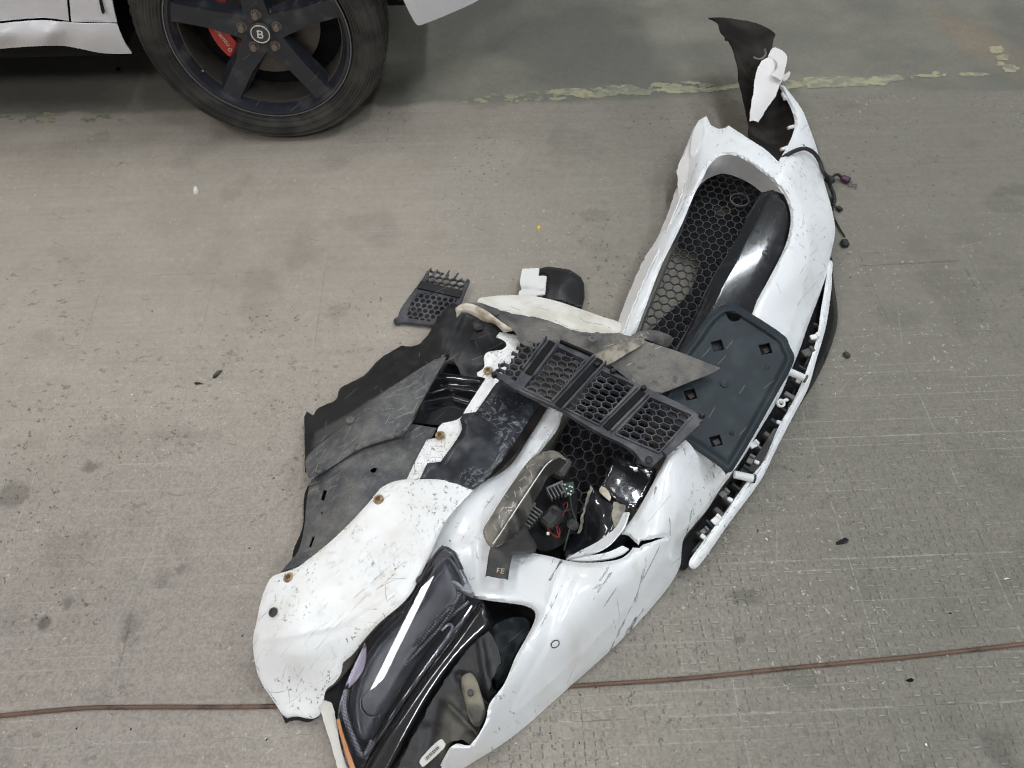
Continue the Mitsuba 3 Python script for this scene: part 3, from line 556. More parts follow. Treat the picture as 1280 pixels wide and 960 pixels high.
# torn arm at the top: dark inside face with white flaps
ARM = [(886, 22, 1), (905, 22), (922, 24), (942, 28), (960, 35), (969, 42, 1), (966, 52), (965, 66), (973, 100), (980, 120), (988, 132), (994, 150), (993, 164), (986, 182), (975, 203, 1), (957, 189), (938, 177), (936, 155), (930, 125), (924, 100), (923, 84, 1), (921, 78), (917, 62), (911, 50, 1), (907, 50, 1), (906, 44, 1), (900, 38), (897, 28)]
panel(B + '__arm_inner', ARM, [(886, 22, .235), (905, 24, .235), (935, 29, .20), (969, 42, .22), (966, 55, .20), (930, 45, .205), (912, 50, .22), (940, 80, .155), (921, 78, .19), (930, 125, .16), (960, 110, .11), (980, 120, .125), (955, 150, .10), (937, 165, .15), (990, 150, .13), (985, 180, .13), (965, 175, .11), (950, 190, .14), (974, 202, .155)], 'inner_black', .004, 3, torn=(.5, .3, 1))
tag(B + '__arm_inner', 'dark unpainted inner face of the torn arm')
panel(B + '__white_flap', [(952, 76, 1), (960, 72), (971, 75), (976, 84), (979, 97), (975, 106), (969, 121), (962, 131), (955, 141), (951, 148), (948, 153, 1), (942, 151), (937, 152, 1), (938, 140), (942, 113), (946, 88)], [(952, 76, .225), (971, 75, .23), (976, 104, .20), (948, 153, .16), (937, 152, .165), (955, 115, .215)], 'inner_pale', .003, 3, torn=(.7, .3, 7))
panel(B + '__white_flap', [(960, 70, 1), (966, 60), (974, 61), (981, 66), (984, 72), (981, 88), (977, 101, 1), (971, 97), (964, 94, 1), (972, 84), (970, 76)], [(960, 70, .225), (966, 60, .205), (984, 72, .215), (977, 101, .215), (964, 94, .236), (972, 80, .24)], 'inner_pale', .003, 2.5, dent=(.004, .1, 3))
panel(B + '__white_flap', [(979, 94, 1), (987, 89, 1), (988, 92), (984, 99, 1), (979, 101, 1)], .18, 'inner_pale', .003, 2)
tube(B + '__arm_hook', [(956, 62, .22), (957, 68, .225), (953, 73, .225), (947, 74, .22), (942, 72, .22)], [.004]*1, 'grey_metal', 6, 2)
for a in [((992, 158, .155), (985, 160, .155)), ((985, 184, .165), (976, 187, .165)), ((981, 124, .14), (978, 117, .14))]:
    put(tube_mesh(np.linspace(pt(*a[0]), pt(*a[1]), 3), .0055, 8), 'inner_pale', B + '__arm_clip', 50)

# wiring harness hanging over the arm
Hn = thing('wiring_harness', 'black taped wiring harness with loose plugs hanging off the right edge of the bumper', 'cable')
tube(Hn + '__trunk', [(973, 202, .165), (985, 193, .195), (998, 187, .195), (1008, 186, .165), (1018, 192, .13), (1025, 203, .105), (1029, 215, .09), (1035, 222, .06), (1038, 233, .03), (1042, 243, .012), (1043, 250, .009), (1041, 258, .008)], .0062, 'wire_black', 8, 2)
tube(Hn + '__lead', [(1041, 258, .008), (1041, 268, .008), (1048, 283, .006), (1056, 296, .006)], .0028, 'wire_black', 6, 2)
tube(Hn + '__lead', [(1037, 230, .02), (1041, 221, .02), (1047, 218, .015), (1052, 222, .013)], .0045, 'wire_black', 6, 2)
tube(Hn + '__lead', [(1042, 246, .010), (1038, 249, .012), (1034, 252, .014)], .0045, 'wire_black', 6, 2)
tube(Hn + '__lead', [(1042, 258, .008), (1048, 260, .008), (1053, 263, .008)], .0032, 'wire_black', 6, 2)
put(chunk((.03, .02, .02), pt(1057, 224, .014), (0, 0, -.6), .25), 'plum', Hn + '__plug')
tag(Hn + '__plug', 'plum coloured plug')
put(chunk((.02, .026, .018), pt(1056, 304, .010), (0, 0, .1), .2), 'wire_black', Hn + '__plug')
put(chunk((.012, .018, .014), pt(1049, 261, .009), (0, 0, .6), .2), 'wire_black', Hn + '__plug')
put(chunk((.028, .03, .018), pt(1037, 225, .03), (0, 0, .5), .3), 'wire_black', Hn + '__tape_knot')
tube(Hn + '__lead', [(1062, 226, .012), (1066, 231, .012), (1071, 230, .009), (1070, 235, .008)], .002, 'grey_metal', 6, 2)

# ------------------------------------------------------------------ lower valance: scuffed white panel with notched strip and rusty bolts
Vl = thing('lower_valance', 'scuffed white lower valance with rusty bolt washers, at the left of the wreck', 'valance')
FEN = [(592, 612, 1), (582, 606), (566, 601), (545, 599), (525, 599), (500, 600), (485, 605), (475, 611), (462, 627), (440, 651), (412, 678), (387, 698), (370, 710), (352, 716), (341, 720, 1), (336, 726), (327, 748), (320, 780), (316, 800), (318, 825), (325, 850), (345, 881), (357, 899, 1), (366, 896), (380, 899), (393, 898), (400, 893, 1), (404, 880), (408, 862), (417, 855), (426, 842), (429, 828, 1), (441, 818), (455, 800), (475, 778), (500, 757), (515, 740), (527, 716), (537, 695), (547, 672), (560, 647)]
def fenfold(V):                                          # soft crease along the panel, turned-down lower lobe
    L = LineString([(330, 800), (372, 792), (420, 782), (470, 752), (510, 712), (548, 660), (588, 616)])
    d = shapely.distance(L, shapely.points(V)); return .0045*np.exp(-(d/4.)**2)
panel(Vl + '__panel', FEN, [(592, 612, .155), (545, 600, .16), (500, 601, .158), (475, 612, .155), (412, 678, .154), (352, 716, .150), (336, 726, .14), (316, 800, .10), (325, 850, .045), (357, 899, .012), (400, 893, .03), (408, 862, .07), (441, 818, .12), (475, 778, .155), (500, 757, .162), (537, 695, .165), (560, 647, .163), (520, 640, .168), (450, 700, .170), (400, 750, .166), (360, 775, .155), (345, 815, .115), (370, 820, .125), (400, 815, .132), (380, 860, .055), (440, 790, .152)],
      'paint_scuffed', .004, 4, edge=(2.5, .004), dent=(.0012, .03, 9), smooth=38, fold=fenfold)
STRIP = [(620, 421, 1), (625, 415, 1), (652, 420, 1), (648, 440, 1), (632, 462), (620, 482), (597, 520, 1), (576, 545), (552, 580, 1), (540, 600), (507, 602, 1), (520, 575), (529, 558), (533, 550, 1), (547, 547, 1), (547, 536), (553, 529, 1), (574, 523), (583, 510), (607, 473, 1), (597, 470, 1), (596, 466, 1), (605, 459), (605, 446), (610, 440), (627, 437), (633, 432), (631, 427)]
panel(Vl + '__notched_strip', STRIP, [(620, 421, .15), (650, 425, .15), (597, 466, .14), (575, 523, .135), (507, 602, .14), (552, 580, .145)], 'paint_scuffed', .003, 3.5, edge=(3, .003))
PLT = [(575, 524, 1), (579, 517, 1), (595, 515, 1), (620, 479, 1), (642, 474), (676, 506, 1), (668, 516), (657, 532), (632, 570), (606, 601), (590, 613, 1), (570, 607), (545, 600), (525, 598, 1), (534, 579, 1), (551, 577, 1), (577, 538)]
panel(Vl + '__black_plate', PLT, [(575, 524, .152), (620, 479, .155), (676, 506, .15), (590, 613, .158), (525, 598, .16), (600, 550, .165)], 'plate_scratched', .004, 4, edge=(4, .004), dent=(.002, .04, 2))
tag(Vl + '__black_plate', 'scratched black plate set in the valance')
panel(Vl + '__plate_edge', [(676, 506, 1), (684, 510, 1), (662, 545), (640, 572), (626, 586), (606, 602, 1), (632, 568)], [(676, 506, .13), (684, 510, .115), (606, 602, .135), (640, 572, .105)], 'inner_black', .004, 4)
UP = [(597, 376), (610, 371), (635, 369), (665, 370), (695, 376), (725, 386), (750, 395), (777, 406), (772, 419, 1), (735, 424, 1), (700, 420), (640, 405), (610, 392)]
panel(Vl + '__upper_panel', UP, [(597, 376, .10), (665, 371, .10), (777, 406, .09), (735, 424, .115), (640, 405, .125), (680, 390, .125)], 'paint_dirty', .004, 4, edge=(7, .012))
def bolt(owner, px, py, z, r=.0115, m='rust', nrm=(0, 0, 1), name='bolt'):
    w = put(orient(lathe([(0, -.003), (r, -.003), (r, .0005), (r*.92, .0022), (r*.62, .0024), (r*.55, .0042), (r*.4, .0046), (r*.36, .001), (0, .001)], 22), nrm, pt(px, py, z)), m, owner + '__' + name, 35)
    if m == 'rust': put(orient(lathe([(0, 0), (r*.5, 0), (r*.44, .0046), (r*.2, .0052), (0, .003)], 14), nrm, pt(px, py, z + .0005)), 'rust_dark', w + '__head', 30)
for x, y, z in [(473, 624, .160), (361, 722, .1535), (550, 544, .144), (610, 463, .150), (681, 408, .127)]: bolt(Vl, x, y, z, nrm=(-.15, .1, 1))
bolt(Vl, 341, 765, .150, .0095, 'ink', (-.5, 0, 1))
panel(Vl + '__torn_tip', [(352, 893, 1), (359, 898, 1), (372, 896), (385, 898), (398, 896, 1), (385, 902), (372, 900), (362, 901), (357, 904, 1)], .018, 'void_black', .004, 2.5)
panel(Vl + '__lamp_bracket', [(404, 868, 1), (411, 862), (421, 855, 1), (445, 825), (462, 800, 1), (470, 820), (440, 880), (425, 905), (415, 892)], .055, 'void_black', .006, 6)
panel(Vl + '__corner_trim', [(405, 876, 1), (399, 884, 1), (406, 905), (415, 935), (423, 965), (428, 985, 1), (446, 985, 1), (430, 940), (419, 905), (413, 880)], [(405, 876, .06), (415, 935, .045), (428, 985, .04), (430, 940, .06), (413, 880, .075)], 'paint_dirty', .004, 3, torn=(.7, .2, 3))

# ------------------------------------------------------------------ splash shield: three dusty dark panels and a gloss channel
Sh = thing('splash_shield', 'dusty dark grey wheel arch splash shield lying left of the white valance', 'splash shield')
def ribs(lines):
    def g(V):
        z = np.zeros(len(V))
        for (a, b, h, w) in lines:
            L = LineString([a, b]) if not isinstance(a[0], (list, tuple)) else LineString(a)
            d = shapely.distance(L, shapely.points(V)); z = z + h*np.exp(-(d/w)**2)
        return z
    return g
panel(Sh + '__upper_panel', [(566, 378, 1), (556, 387), (545, 401), (535, 418), (525, 429), (514, 433), (501, 432, 1), (477, 447), (455, 469), (425, 486), (420, 499), (397, 511), (392, 519, 1), (383, 515, 1), (380, 521, 1), (381, 560), (381, 590, 1), (400, 575), (440, 535), (490, 500), (560, 450), (590, 490), (625, 470), (650, 430), (630, 400), (600, 388), (580, 384)],
      [(566, 378, .09), (525, 429, .06), (477, 447, .05), (420, 495, .045), (380, 521, .04), (381, 590, .045), (440, 535, .085), (500, 480, .10), (557, 446, .105), (540, 420, .085), (600, 400, .085), (640, 430, .06), (600, 470, .06), (575, 490, .05)], 'plastic_black', .004, 5, fold=ribs([((557, 443), (390, 542), .009, 4), ((552, 452), (400, 556), -.008, 3.5), ((540, 440), (420, 505), .005, 5), ((585, 398), (562, 446), -.01, 7), ((530, 432), (410, 512), -.004, 3)]), edge=(4, .004), torn=(.5, .2, 4), smooth=36)
panel(Sh + '__middle_panel', [(558, 446, 1), (547, 466), (531, 495), (516, 524), (512, 534), (504, 545, 1), (480, 551), (447, 563), (420, 580), (390, 599, 1), (385, 596), (382, 575), (392, 562), (420, 540), (460, 505), (510, 470), (545, 449)],
      [(558, 446, .12), (516, 524, .125), (504, 545, .13), (447, 563, .125), (390, 599, .10), (382, 575, .07), (420, 540, .10), (510, 470, .125), (470, 530, .14)], 'liner_dusty', .004, 4, fold=ribs([([(505, 538), (480, 545), (440, 560), (400, 582)], None, .005, 3), ([(530, 465), (470, 500), (430, 535), (395, 568)], None, -.006, 3.5), ([(536, 462), (478, 497), (438, 530), (400, 566)], None, .006, 3), ([(520, 490), (470, 525), (420, 565)], None, .003, 7)]), edge=(4, .004), smooth=36)
panel(Sh + '__lower_panel', [(516, 530, 1), (546, 535, 1), (538, 550), (520, 580), (507, 602), (495, 615, 1), (470, 640), (420, 685), (385, 702), (351, 715, 1), (362, 702), (373, 688), (380, 660), (383, 630), (386, 610), (390, 598, 1), (420, 580), (450, 560), (480, 548), (506, 540)],
      [(516, 530, .105), (546, 535, .11), (507, 602, .12), (470, 640, .12), (351, 715, .10), (380, 660, .06), (388, 604, .07), (450, 560, .11), (440, 640, .125)], 'liner_dusty', .004, 4, edge=(4, .004), dent=(.002, .05, 3),
      holes=[[(404, 613, 1), (409, 613, 1), (405, 626, 1), (401, 625, 1)], [(390, 671, 1), (394, 670, 1), (389, 684, 1), (386, 684, 1)], [(463, 588), (467, 585), (471, 586), (467, 591)], [(401, 640), (403, 640), (402.5, 643)]], step=2, fold=ribs([((505, 545), (500, 600), -.006, 8), ([(500, 570), (460, 600), (420, 640), (385, 690)], None, .004, 6), ([(395, 605), (450, 572), (500, 552)], None, -.004, 3)]))
panel(Sh + '__slot_shade', [(388, 604), (470, 570), (520, 545), (500, 600), (440, 650), (385, 695), (366, 700), (378, 660)], .05, 'void_black', .004, 10)  # black sheet added under the slots as the shade seen through them
panel(Sh + '__backing', [(560, 455, 1), (600, 462), (612, 470, 1), (575, 525), (548, 545), (515, 530, 1)], [(560, 455, .05), (612, 470, .05), (515, 530, .05)], 'void_black', .004, 8)
panel(Sh + '__gloss_channel', [(549, 466, 1), (575, 470), (606, 476, 1), (590, 500), (574, 523), (552, 531), (518, 528, 1), (530, 500)], [(549, 466, .08), (606, 476, .085), (574, 523, .075), (518, 528, .07)], 'gloss_black', .004, 3, fold=ribs([([(534, 492), (560, 484), (600, 489)], None, .016, 4.5), ([(530, 503), (565, 497), (590, 505)], None, -.02, 6), ([(545, 472), (600, 478)], None, -.012, 5)]))
for x, y, z in [(497, 541, .138), (447, 558, .134), (399, 587, .112), (438, 525, .125), (545, 453, .115)]: bolt(Sh, x, y, z, .010, 'tray_dusty', (-.2, .1, 1), 'rivet')

# ------------------------------------------------------------------ dusty undertray piece across the middle
Un = thing('undertray_piece', 'torn dusty grey undertray piece with a cream broken end, lying across the wreck', 'undertray')
panel(Un + '__sheet', [(584, 379, 1), (597, 378), (610, 381), (620, 386), (647, 393), (685, 400), (712, 411), (738, 416), (770, 416), (792, 421), (806, 426, 1), (780, 440), (757, 452), (742, 462, 1), (715, 452), (690, 445), (668, 436), (652, 430), (642, 412), (620, 396)],
      [(584, 379, .165), (620, 386, .165), (685, 400, .16), (738, 416, .155), (806, 426, .185), (742, 462, .175), (690, 445, .17), (642, 415, .18), (690, 425, .18)], 'tray_dusty', .0035, 2.5, dent=(.006, .06, 6), torn=(1.0, .15, 5), fold=ribs([([(600, 384), (640, 408), (660, 430)], None, .008, 4), ([(640, 396), (700, 415), (740, 440)], None, -.006, 6)]))
panel(Un + '__broken_end', [(569, 385, 1), (577, 380), (586, 379), (598, 383), (612, 391), (621, 398), (634, 407), (643, 413, 1), (630, 416, 1), (618, 405), (606, 402), (595, 396), (584, 391), (577, 391), (571, 397, 1)], [(569, 385, .16), (586, 379, .175), (621, 398, .19), (643, 413, .19), (606, 402, .165), (571, 397, .14)], 'cream', .004, 2.5, edge=(4, .006))
tag(Un + '__broken_end', 'cream broken end of the undertray')
put(chunk((.03, .026, .03), pt(598, 408, .13), (.3, .2, .4), .25), 'bracket_plastic', Un + '__bracket')
panel(Un + '__blade', [(806, 426, 1), (852, 441), (880, 452), (901, 460, 1), (889, 467), (868, 475), (846, 484), (828, 491, 1), (808, 488), (788, 476), (762, 455, 1), (782, 440)], [(806, 426, .205), (901, 460, .21), (828, 491, .20), (762, 455, .19), (840, 462, .212)], 'tray_dusty', .003, 3.5, dent=(.003, .04, 8))
panel(Un + '__fold', [(806, 425), (795, 423), (770, 431), (748, 441), (736, 447), (742, 458), (760, 456), (785, 441), (803, 431)], [(806, 425, .21), (770, 431, .21), (736, 447, .19), (742, 458, .185), (785, 441, .212)], 'mud', .003, 3, dent=(.004, .08, 3))
tag(Un + '__fold', 'mud caked fold across the undertray')
panel(Un + '__curl', [(790, 421), (800, 414), (820, 413), (836, 419), (842, 424, 1), (836, 433), (828, 432), (808, 424)], [(790, 421, .16), (812, 413, .175), (842, 424, .165), (830, 433, .14), (808, 424, .18)], 'tray_dusty', .003, 3)
for x, y in [(620, 390), (740, 424), (795, 427)]: bolt(Un, x, y, .187 if x < 700 else .20, .010, 'tray_dusty', name='rivet')
panel(Un + '__tear', [(738, 420), (747, 415), (752, 422), (744, 427), (736, 425)], .181, 'liner_dusty', .002, 3, torn=(1, .2, 2))

# ------------------------------------------------------------------ loose lower grille on top of the pile
Gr = thing('lower_grille', 'broken black lower grille strip with three honeycomb windows lying on top of the wreck', 'grille')
GPL = plane3([(640, 465, .215), (740, 450, .225), (840, 560, .23)])
GO = [(616, 470, 1), (625, 464), (645, 478), (668, 494), (684, 503), (706, 514), (722, 525), (757, 545, 1), (763, 549), (775, 553), (790, 563, 1), (795, 566), (805, 578), (816, 581, 1), (828, 572), (850, 549), (879, 525, 1), (877, 517), (866, 513), (835, 497), (806, 484), (800, 482), (775, 469), (757, 459, 1), (750, 448), (735, 439), (722, 435), (710, 430), (698, 427), (686, 424, 1), (672, 436), (655, 452), (640, 468, 1), (631, 478)]
go = plan([(640, 484, 1), (668, 497), (706, 514), (722, 525), (757, 545, 1), (775, 553), (792, 563, 1), (805, 578), (816, 581, 1), (850, 549), (879, 524, 1), (866, 513), (835, 497), (806, 484), (775, 469), (757, 459, 1), (740, 443), (722, 434), (698, 427), (686, 424, 1), (660, 452)], GPL)
win = [plan(w, GPL).buffer(-.006).buffer(.006) for w in ([(651, 486, 1), (697, 433, 1), (733, 450, 1), (691, 505, 1)], [(704, 511, 1), (751, 462, 1), (796, 482, 1), (750, 534, 1)], [(767, 543, 1), (812, 495, 1), (868, 519, 1), (824, 568, 1)])]
frame = go
for w in win: frame = frame.difference(w)
put(prism(frame, .012, GPL), 'grille_plastic', Gr + '__frame')
for w in win:
    put(prism(w.difference(w.buffer(-.004)), .016, GPL, .004), 'grille_plastic', Gr + '__window_rim')
    put(prism(hexes(w.buffer(.002), .0180, 1.22, math.radians(57), .0023), .012, GPL, -.003), 'grille_plastic', Gr + '__honeycomb')
lreg = plan([(616, 470, 1), (628, 446), (640, 440), (652, 428), (672, 428), (686, 426, 1), (668, 450), (645, 484, 1)], GPL)
rag_l = hexes(lreg, .0190, 1.06, math.radians(57), .0032)
cut = shapely.union_all([plan([(625, 440), (635, 436), (640, 446), (632, 452)], GPL), plan([(655, 420), (666, 424), (660, 436)], GPL)])
put(prism(rag_l.difference(cut).union(plan([(616, 466, 1), (621, 464), (648, 480), (645, 488, 1)], GPL)), .012, GPL), 'grille_plastic', Gr + '__torn_end')
def gbar(a, b, w, h, m, name):
    A, Bp = ptplane(np.array(float(a[0])), np.array(float(a[1])), GPL), ptplane(np.array(float(b[0])), np.array(float(b[1])), GPL)
    L = LineString([A[:2], Bp[:2]]).buffer(w/2, cap_style=2)
    put(prism(L, h + .006, GPL, h), m, Gr + '__' + name)
for a, b in [((660, 468), (690, 428)), ((697, 508), (750, 450)), ((757, 536), (803, 490))]:
    gbar(a, b, .016, .004, 'void_black', 'channel'); 
    d = np.array([7, 4.5]); gbar(tuple(np.array(a) - d), tuple(np.array(b) - d), .0045, .011, 'grille_plastic', 'rib'); gbar(tuple(np.array(a) + d), tuple(np.array(b) + d), .0045, .011, 'grille_plastic', 'rib')
gbar((830, 568), (872, 530), .012, .006, 'grille_plastic', 'end_rail'); gbar((700, 428), (742, 446), .006, .008, 'void_black', 'clip_rail')
put(orient(lathe([(0, 0), (.008, 0), (.008, .006), (.005, .008), (0, .008)], 14), (0, 0, 1), ptplane(np.array(811.), np.array(576.), GPL)), 'slate_plastic', Gr + '__bolt_boss', 40)
for x, y in [(877, 521), (804, 487), (766, 466), (618, 470), (746, 458)]:
    put(chunk((.012, .010, .016), ptplane(np.array(float(x)), np.array(float(y)), GPL) + [0, 0, .004], (0, 0, .5)), 'plastic_black', Gr + '__tab')

# small broken grille piece on the floor
G2 = thing('grille_fragment', 'small broken black grille piece with snapped tines lying on the floor', 'grille')
PL2 = plane3([(500, 398, .018), (545, 402, .02), (560, 345, .03)])
g2 = plan([(496, 401, 1), (500, 388), (512, 370), (527, 350), (534, 338, 1), (555, 344), (587, 350, 1), (582, 362), (574, 380), (560, 395), (541, 406, 1), (520, 404)], PL2)
g2m = plan([(508, 397, 1), (515, 376), (528, 366), (572, 374, 1), (560, 390), (540, 402, 1)], PL2)
g2t = plan([(532, 352, 1), (537, 336, 1), (583, 349, 1), (577, 366, 1)], PL2)
tin = hexes(g2t, .0215, .85, math.radians(-12), .0034)
put(prism(g2.difference(g2m).difference(g2t.buffer(.0)), .012, PL2), 'grille_plastic', G2 + '__frame')
put(prism(hexes(g2m.buffer(.002), .0175, .95, math.radians(-12), .0046), .014, PL2, -.001), 'grille_plastic', G2 + '__honeycomb')
put(prism(tin, .008, PL2), 'grille_plastic', G2 + '__tines')
cb = [ptplane(np.array(float(a)), np.array(float(b)), PL2)[:2] for a, b in ((524, 357), (576, 369))]
put(prism(LineString(cb).buffer(.013, cap_style=2), .013, PL2, .006), 'plastic_black', G2 + '__crossbar')
for a, b in ((498, 397), (545, 403)): pass
for x, y in [(537, 336), (545, 338), (560, 339), (571, 342), (583, 350)]:
    put(tube_mesh(np.linspace(pt(x - 3, y + 7, .028), pt(x + 2, y - 1, .036), 3), .0028, 6), 'grille_plastic', G2 + '__snapped_tine', 50)
put(chunk((.03, .022, .02), pt(499, 401, .012), (0, 0, .5), .3), 'grille_plastic', G2 + '__corner_foot')

# small black and white corner trim behind the pile
Ct = thing('corner_trim', 'small black corner trim with a white painted end lying on the floor behind the pile', 'trim')
panel(Ct + '__black_shell', [(673, 336, 1), (685, 333, 1), (712, 337, 1), (726, 346, 1), (730, 354, 1), (731, 372, 1), (727, 388, 1), (700, 378, 1), (676, 374, 1), (681, 366, 1), (682, 345), (672, 344, 1)], [(673, 336, .05), (700, 336, .055), (725, 347, .05), (730, 372, .03), (676, 374, .05), (700, 360, .065)], 'plastic_black', .004, 3, edge=(5, .01))
panel(Ct + '__white_end', [(653, 336, 1), (674, 335, 1), (673, 345, 1), (683, 345, 1), (681, 367, 1), (671, 369, 1), (671, 373, 1), (648, 369, 1), (649, 364, 1), (652, 362, 1), (650, 352)], [(653, 336, .05), (674, 335, .062), (671, 371, .055), (648, 369, .035)], 'white_plastic', .004, 3, fold=ribs([((650, 361), (681, 364), -.008, 2)]))

# ------------------------------------------------------------------ fog lamp, broken out of its pocket
Fo = thing('fog_lamp', 'broken fog lamp with a cloudy grey lens lying in the lower bumper opening', 'fog lamp')
LENS = [(604, 663), (611, 650), (622, 632), (642, 602), (660, 577), (673, 567), (690, 563), (702, 568), (708, 578), (698, 588), (685, 596), (676, 612), (667, 628), (658, 650), (640, 672), (621, 683), (613, 684), (606, 674)]
panel(Fo + '__lens', LENS, [(604, 663, .20), (642, 602, .20), (673, 567, .195), (690, 563, .19), (708, 578, .165), (685, 596, .17), (667, 628, .17), (640, 672, .18), (615, 684, .19), (655, 610, .222), (640, 640, .224), (680, 578, .214), (648, 632, .232), (668, 602, .230), (630, 660, .224)], 'fog_lens', .004, 3, edge=(3, .006), dent=(.0015, .08, 4))
panel(Fo + '__lens_side', [(619, 683, 1), (632, 660), (650, 632), (670, 603), (686, 580), (700, 572, 1), (708, 578), (698, 588), (685, 597), (676, 613), (667, 629), (658, 651), (640, 673, 1)], [(619, 683, .205), (650, 632, .234), (670, 603, .233), (700, 572, .20), (685, 597, .19), (667, 629, .19), (640, 673, .195)], 'fog_lens_dark', .003, 3, dent=(.001, .1, 2))
tube(Fo + '__ridge_highlight', [(616, 680, .212), (630, 660, .232), (648, 632, .240), (668, 602, .238), (682, 582, .228), (690, 575, .215)], .0013, 'inner_pale', 6, 3)  # pale tube stands in for the highlight along the ridge
panel(Fo + '__bracket', [(613, 684, 1), (625, 682), (645, 668), (656, 652, 1), (660, 662), (663, 668), (671, 682, 1), (669, 690), (660, 693), (641, 694, 1), (638, 705), (635, 724, 1), (618, 722), (607, 719, 1), (609, 705), (611, 692)], [(613, 684, .215), (656, 652, .19), (671, 682, .205), (641, 694, .212), (621, 720, .215)], 'bracket_plastic', .006, 3, edge=(3, .003), dent=(.002, .08, 2))
tx = meshkit.text_mesh('FE', .010, .0008, True); tx.apply_transform(trimesh.transformations.rotation_matrix(-.12, [0, 0, 1])); tx.apply_translation(pt(620, 716, .217)); put(tx, 'cream', Fo + '__moulded_mark')
def comb(px, py, z, n, L, pitch, ang, name):
    ms = []; c, s = math.cos(ang), math.sin(ang); p = pt(px, py, z)
    for k in range(n):
        ms.append(chunk((.0026, L, .014), p + np.array([c, s, 0])*(k - n/2)*pitch, (0, 0, ang), .1))
    ms.append(chunk((n*pitch, .005, .014), p + np.array([-s, c, 0])*L/2, (0, 0, ang), .1))
    put(join(ms), 'grey_metal', Fo + '__' + name)
comb(666, 645, .165, 6, .026, .0085, .9, 'heat_sink'); comb(697, 614, .155, 5, .028, .008, .45, 'heat_sink')
panel(Fo + '__circuit_board', [(700, 605, 1), (717, 602, 1), (718, 616, 1), (706, 622, 1)], .150, 'board_green', .003, 4)
for k in range(14): put(chunk((.004, .003, .003), pt(703 + (k*5) % 13, 604 + (k*7) % 15, .153), (0, 0, k)), 'sticker' if k % 3 else 'ink', Fo + '__board_chip')
panel(Fo + '__housing', [(660, 600, 1), (690, 590), (715, 600), (722, 630), (716, 660), (700, 682), (675, 688), (664, 670), (668, 640)], .12, 'void_black', .02, 5)
put(chunk((.05, .035, .03), pt(690, 648, .14), (0, 0, .8), .2), 'bracket_plastic', Fo + '__motor')
put(chunk((.03, .05, .03), pt(702, 585, .15), (0, 0, -.5), .2), 'bracket_plastic', Fo + '__motor')
put(orient(lathe([(0, 0), (.014, 0), (.014, .02), (.01, .024), (0, .024)], 16), (.3, 0, 1), pt(712, 660, .14)), 'plastic_black', Fo + '__socket', 40)
for P in ([(704, 632, .17), (708, 628, .18), (709, 634, .178), (703, 644, .165)], [(690, 668, .165), (697, 672, .175), (700, 664, .175), (696, 658, .17), (699, 671, .172)], [(684, 660, .165), (692, 669, .172), (700, 671, .165)]):
    tube(Fo + '__red_wire', P, .0009, 'red_wire', 6, 2)
for P in ([(705, 688, .15), (708, 676, .165), (712, 662, .165)], [(690, 636, .16), (700, 640, .165), (716, 636, .155)], [(712, 620, .15), (716, 640, .155), (722, 655, .15)]):
    tube(Fo + '__black_wire', P, .0022, 'wire_black', 6, 2)
put(chunk((.006, .006, .006), pt(685, 667, .17)), 'sticker', Fo + '__pin')

# ------------------------------------------------------------------ headlight
Hd = thing('headlight', 'dark smoked car headlight with amber side strip, its broken back housing showing', 'headlight')
HL = [(553, 682, 1), (561, 684), (568, 689, 1), (580, 712), (595, 742), (606, 754), (612, 768), (616, 777), (613, 786), (600, 798), (580, 818), (560, 843), (542, 870), (522, 905), (505, 938), (492, 962), (480, 985, 1), (440, 985, 1), (430, 945), (421, 905), (420, 885), (428, 862), (447, 818), (461, 797), (485, 774), (507, 755), (524, 726), (530, 712), (545, 690)]
def fHZ(q):                                               # top of the lamp: a gently crowned, tilted sheet in metres
    q = np.asarray(q, float); z = np.full(len(q), .15)
    for _ in range(5):
        P = pt(q[:, 0], q[:, 1], z); d = P[:, 0] + .15 - .73*(P[:, 1] - .58)
        dd = np.clip(d, -.09, .17)
        z = .189 + .40*(P[:, 1] - .6) + .17*dd - .6*dd*dd
    return z
panel(Hd + '__body', HL, lambda q: fHZ(q) - .052, 'lamp_bowl', .03, 5, smooth=40)
# clear cover: bulged, with a long bevel on the left and a crease on the right
LN = [(556, 684, 1), (566, 690, 1), (579, 714), (594, 745), (600, 754), (588, 768), (560, 803), (530, 842), (497, 888), (470, 928), (450, 968), (442, 990, 1), (434, 962), (424, 925), (422, 898), (426, 872), (448, 820), (462, 798), (486, 775), (508, 755), (525, 728), (546, 691)]
def lensz(q): return fHZ(q) + .006
panel(Hd + '__clear_cover', LN, lensz, 'clear_lens', .0025, 3.5, smooth=True)
tag(Hd + '__clear_cover', 'glossy clear cover of the headlight')
panel(Hd + '__black_band', [(600, 752, 1), (607, 757), (613, 770), (616, 778), (612, 787), (598, 800), (578, 820), (556, 848), (538, 875), (518, 910), (501, 942), (488, 968), (480, 988, 1), (447, 988, 1), (456, 960), (473, 930), (500, 890), (532, 844), (563, 804), (588, 769)], lambda q: fHZ(q) + .008, 'gloss_clean', .012, 3.5, edge=(9, .014), smooth=40)
panel(Hd + '__top_tab', [(553, 681, 1), (547, 687), (540, 697), (528, 716), (521, 722, 1), (520, 728), (527, 726), (534, 714), (547, 693), (558, 684, 1)], lambda q: fHZ(q) + .004, 'bracket_plastic', .008, 3)
